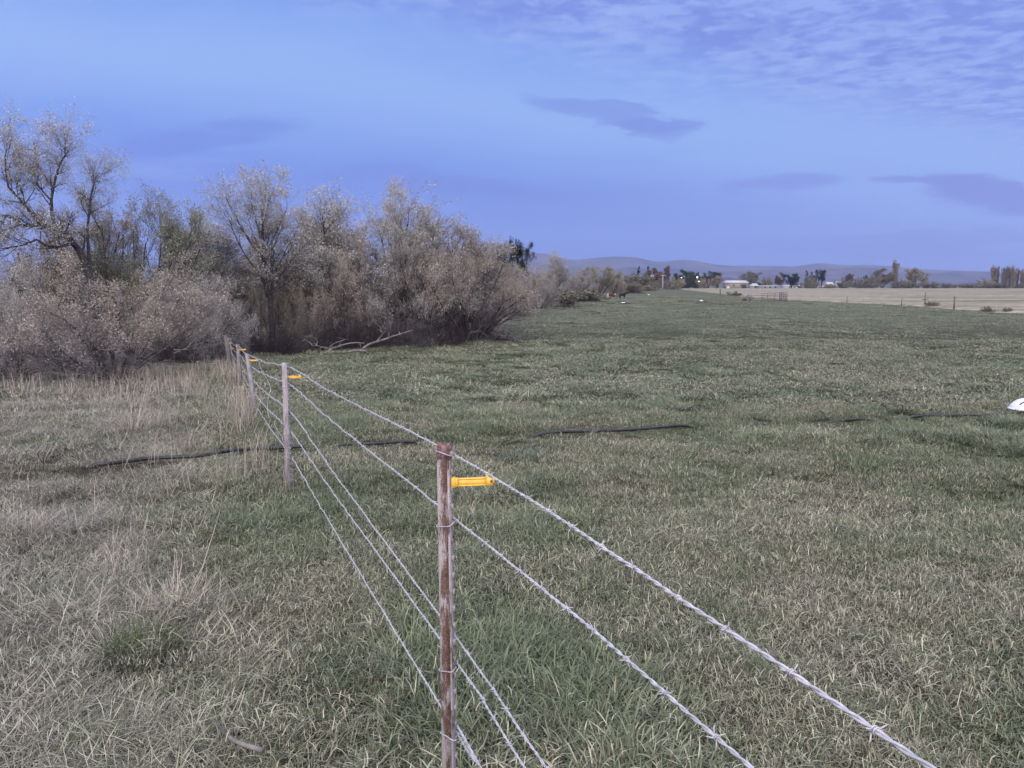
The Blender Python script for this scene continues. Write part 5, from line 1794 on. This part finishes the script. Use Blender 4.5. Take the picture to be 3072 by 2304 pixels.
# ------------------------------------------------------------------ fallen branches
def branch(name, label, paths, D, r0_, cat='fallen branch', grp='dead branches', mat=None, twig=True, seed=3):
    rg = np.random.default_rng(seed)
    root_p = None
    m = MB()
    for (pts, ra, rb) in paths:
        P = []
        for k, q_ in enumerate(pts):
            dd = D + (q_[2] if len(q_) > 2 else 0.15 * math.sin(k * 1.7))
            P.append(tuple(ray(q_[0], q_[1], dd)))
        P = catmull(P, 0.08)
        m.tube(P, np.linspace(ra, rb, len(P)) * 0.62, 7)
        if twig and len(P) > 6:
            for k in range(3):
                i = rg.integers(len(P) // 3, len(P) - 1)
                d_ = nrm(P[i] - P[i - 1] + rg.normal(0, .5, 3)); L_ = rg.uniform(.12, .35)
                m.tube([P[i], P[i] + d_ * L_ * .5 + rg.normal(0, .02, 3), P[i] + d_ * L_ + rg.normal(0, .04, 3)], [rb * .7, rb * .5, rb * .25], 5)
    o = m.build(name, mat or M_dead, smoothf=True)
    return tag(o, label, cat, grp)


def z2(x, y):      # zoom coordinates of the fallen branches
    return (900 + x / 3.16, 900 + y / 3.16)


branch('fallen_branch', 'forked bleached branch with many crooked tips lying under the purple brush', [
    ([z2(625, 488), z2(540, 478), z2(430, 495), z2(330, 497), z2(260, 500), z2(190, 510), z2(110, 520)], .085, .025),
    ([z2(270, 500), z2(300, 465), z2(370, 440), z2(450, 415), z2(540, 405), z2(610, 412)], .075, .02),
    ([z2(265, 495), z2(290, 440), z2(340, 405), z2(400, 385), z2(460, 370)], .045, .012),
    ([z2(260, 455), z2(200, 445), z2(150, 432), z2(115, 435)], .045, .015),
    ([z2(200, 450), z2(170, 470), z2(120, 490)], .03, .01),
    ([z2(150, 432), z2(165, 395), z2(130, 355), z2(75, 345), z2(25, 375)], .035, .012),
    ([z2(120, 435), z2(90, 400), z2(40, 380), z2(10, 400)], .03, .01),
    ([z2(240, 505), z2(250, 535), z2(262, 552)], .02, .01)], 26.8, .05)
branch('fallen_branch', 'long straight bleached branch slanting up to the right into the dark brush', [
    ([z2(590, 470), z2(640, 430), z2(700, 405), z2(800, 375), z2(870, 348), z2(960, 320), z2(1010, 305)], .085, .03),
    ([z2(720, 398), z2(755, 360), z2(795, 315), z2(812, 295)], .04, .018)], 27.6, .05, seed=4)
branch('dead_snag', 'bleached bent snag looping under the broad pinkish bush', [
    ([(283, 1085), (290, 1062), (303, 1050), (345, 1047), (362, 1030), (380, 1010), (392, 990)], .03, .014),
    ([(292, 1105), (291, 1070), (288, 1045), (296, 1030), (330, 1028)], .035, .015),
    ([(303, 1050), (280, 1035), (262, 1022)], .025, .012),
    ([(345, 1047), (352, 1025), (395, 1030), (430, 1026)], .02, .01),
    ([(205, 1125), (208, 1100), (215, 1085), (230, 1072)], .02, .01)], 18.6, .04, seed=5, grp='dead branches')
branch('dead_snag', 'spray of bare grey twigs beside the wooden end post', [
    ([(520, 1060), (560, 1045), (600, 1030), (640, 1015), (690, 1003)], .03, .008),
    ([(520, 1050), (570, 1048), (620, 1042), (665, 1030)], .025, .007),
    ([(560, 1045), (590, 1015), (640, 995), (672, 990)], .02, .006),
    ([(600, 1030), (635, 1035), (680, 1020), (712, 1012)], .018, .006)], 22.5, .04, seed=6, grp='dead branches')
branch('dead_snag', 'pale drooping dead boughs over the long straight branch', [
    ([z2(590, 110), z2(640, 160), z2(655, 210), z2(645, 255)], .02, .008), ([z2(600, 120), z2(580, 170), z2(575, 200)], .018, .008),
    ([z2(690, 170), z2(730, 230), z2(780, 260), z2(815, 280)], .02, .008), ([z2(740, 140), z2(830, 180), z2(850, 230), z2(857, 280)], .018, .007)], 29.5, .04, seed=7, grp='dead branches')
# broken pale log at the right end of the thicket
branch('broken_log', 'short broken pale log lying on the grass at the right end of the thicket', [
    ([(1512, 1027), (1522, 1028), (1530, 1027)], .11, .09), ([(1528, 1030), (1540, 1022), (1549, 1017)], .12, .07)], 34.0, .1, 'log', None, twig=False)
branch('arching_bough', 'dark arching dead bough at the foot of the large drooping tree', [
    ([z2(1580, 425), z2(1590, 370), z2(1610, 330), z2(1640, 310), z2(1700, 300), z2(1750, 325), z2(1775, 365)], .10, .02),
    ([z2(1610, 330), z2(1630, 280), z2(1620, 250), z2(1600, 220)], .08, .05), ([z2(1640, 310), z2(1700, 275), z2(1745, 230), z2(1760, 205)], .05, .03)], 30.6, .05, 'branch', None, M_bark_dark)
# curved stick in the near grass
P = [at(640, 2180), at(672, 2225), at(700, 2262), at(735, 2285), at(790, 2312)]
m = MB(); m.tube(catmull([(p.x, p.y, p.z + 0.035 + 0.01 * k) for k, p in enumerate(P)], .02), np.linspace(.004, .009, len(catmull([(p.x, p.y, p.z) for p in P], .02))), 8)
o = m.build('stick', M_dead, smoothf=True); tag(o, 'curved grey stick lying in the dead grass at the bottom edge', 'stick')
# molehill of bare soil
M_soil = simple_mat('bare_soil', (0.07, 0.055, 0.05), (0.24, 0.20, 0.19), 40, 0.95, 0.1, bump=0.8)
p = at(2275, 1965)
xs_ = np.linspace(-1, 1, 25); gx, gy_ = np.meshgrid(xs_, xs_)
rr_ = np.sqrt(gx ** 2 + gy_ ** 2)
hz_ = np.clip(1 - rr_ ** 2, -0.3, 1) * 0.055 + 0.022 * fbm(gx * 5, gy_ * 5, 61) - 0.005
idx = np.arange(625).reshape(25, 25)
q = np.stack([idx[:-1, :-1], idx[:-1, 1:], idx[1:, 1:], idx[1:, :-1]], -1).reshape(-1, 4)
o = link('soil_mound', mesh_np('soil_mound', np.stack([gx * 0.12, gy_ * 0.10, hz_], -1), q, smoothf=True), M_soil, None, p)
tag(o, 'small clod of bare brown soil in the grass below the top wire', 'soil mound')


# ------------------------------------------------------------------ distinct tufts and tall dead stalks
M_pinkstraw = leaf_mat('pink_straw', (0.22, 0.18, 0.155), (0.56, 0.48, 0.42))
M_greentuft = leaf_mat('green_tussock', (0.038, 0.060, 0.026), (0.100, 0.135, 0.055), (0.30, 0.28, 0.18))
M_greytuft = leaf_mat('grey_tuft', (0.09, 0.11, 0.085), (0.20, 0.225, 0.17))
rng = np.random.default_rng(21)


def tuft(px, py, label, mat, spec, sc_=(1, 1, 1), rz=0.0, grp='tussocks in the near grass'):
    p = at(px, py)
    v, q, t_, a = patch(spec)
    o = link('grass_tussock', mesh_np('grass_tussock', v, q, t_, a), mat, None, p)
    o.scale = sc_
    o.rotation_euler = (0, 0, rz)
    return tag(o, label, 'grass tussock', grp)


tuft(430, 1985, 'dense green tussock in the dead grass at the lower left', M_greentuft, [(700, .16, .07, .21, .003, .0055, (0.40, 0.35), (0.5, 1.8), dict(outward=.8)), (200, .22, .05, .13, .003, .005, (1.1, .3), (0, 1), dict(outward=.4))])
tuft(310, 2080, 'low bluish green tuft at the lower left', M_greytuft, [(420, .15, .05, .12, .003, .005, (0.7, 0.35), (0.3, 1.6), dict(outward=.6))], (1.3, 1, 1))
tuft(590, 1985, 'grey green tuft right of the dense green tussock', M_greytuft, [(300, .12, .06, .13, .003, .005, (0.8, 0.35), (0.5, 1.6), dict(outward=.7))])
tuft(520, 1850, 'collapsed fan of pinkish straw above the green tussock', M_pinkstraw, [(420, .27, .10, .36, .0030, .0046, (1.30, 0.2), (0.1, .8), dict(outward=.75)), (120, .14, .15, .40, .0026, .004, (.8, .3), (0.1, .7), dict(outward=.8))])
tuft(380, 1745, 'tall thin straw stalks standing over the collapsed fan', M_pinkstraw, [(34, .12, .25, .52, .0026, .0038, (.35, .22), (-.1, .3), dict(outward=.7))])
tuft(35, 1620, 'pinkish straw clump cut by the left edge', M_pinkstraw, [(260, .22, .10, .34, .0028, .0042, (.8, 0.4), (0.1, .9), dict(outward=.6))])
tuft(400, 1300, 'pinkish straw fan in the middle of the dead grass', M_pinkstraw, [(110, .16, .25, .75, .006, .009, (.75, 0.3), (-.1, .5), dict(outward=.8))])
tuft(1560, 1390, 'broad grey green tuft at the left end of the bare pipe', M_greytuft, [(420, .26, .10, .30, .005, .008, (.75, 0.35), (.4, 1.5), dict(outward=.8))])
tuft(2640, 1960, 'ragged grey tuft with radiating blades at the right', M_greytuft, [(300, .14, .06, .16, .003, .005, (1.0, 0.3), (0.3, 1.2), dict(outward=.9))])
tuft(2560, 1400, 'lush tuft in the pasture at the right', M_greentuft, [(420, .40, .10, .26, .005, .008, (.85, 0.35), (.4, 1.5), dict(outward=.5))])

# tall dead stalks : uncountable, one object
parts = []
def stalks(cx, cy, n, rad, lmin, lmax, w0, w1, lean=(.16, .14), curl=(-.15, .35)):
    v, q, t_, a = blades(rng, n, rad, lmin, lmax, w0, w1, lean, curl, ns=3)
    v = v + np.array([cx, cy, 0])
    z = G(np.array([cx]), np.array([cy]))[0]
    v[:, 2] += z
    parts.append((v, q, t_, a))
for k in range(60):          # along the wire and out to the creek bank
    y = rng.uniform(6.5, 21); x = fence_x(y) - rng.gamma(1.6, 0.42) * (0.4 + y / 14)
    w_ = 0.0030 + 0.00026 * y
    stalks(x, y, int(rng.uniform(4, 22)), rng.uniform(.08, .30), .2, rng.uniform(.4, .75), w_ * .85, w_ * 1.3, (.3, .25), (-.2, .6))
for k in range(26):          # thick fringe hugging the fence near the third to fifth posts
    y = rng.uniform(11, 21.5); x = fence_x(y) + rng.normal(-.25, .22)
    w_ = 0.0034 + 0.00026 * y
    stalks(x, y, int(rng.uniform(5, 18)), rng.uniform(.1, .28), .25, rng.uniform(.5, .85), w_ * .8, w_ * 1.3, (.3, .22), (-.2, .6))
for k in range(70):          # scattered single stalks in the dead grass
    y = rng.uniform(3.2, 17); x = fence_x(y) - rng.uniform(.2, 1) * 0.5 * y
    w_ = 0.0024 + 0.00030 * y
    stalks(x, y, int(rng.uniform(2, 9)), rng.uniform(.05, .3), .15, .5, w_, w_ * 1.4, (.6, .4), (-.3, .6))
for k in range(60):          # bank in front of the bushes
    y = rng.uniform(15, 20); x = rng.uniform(-11, -6.5)
    w_ = 0.0075
    stalks(x, y, int(rng.uniform(8, 22)), .3, .2, .55, w_, w_ * 1.5, (.35, .25))
for k in range(46):          # stray straws over the turf
    y = rng.uniform(2.6, 9); x = rng.uniform(-.55, .7) * y
    w_ = 0.0026 + 0.00020 * y
    stalks(x, y, int(rng.uniform(1, 4)), .15, .12, .34, w_, w_ * 1.3, (1.25, .25), (-.4, .6))
v, q, t_, a = merge(parts)
o = link('tall_dead_stalks', mesh_np('tall_dead_stalks', v, q, t_, a), M_pinkstraw)
tag(o, 'bleached dead grass stalks on the creek side of the wire fence', 'grass stalks', None, 'stuff')
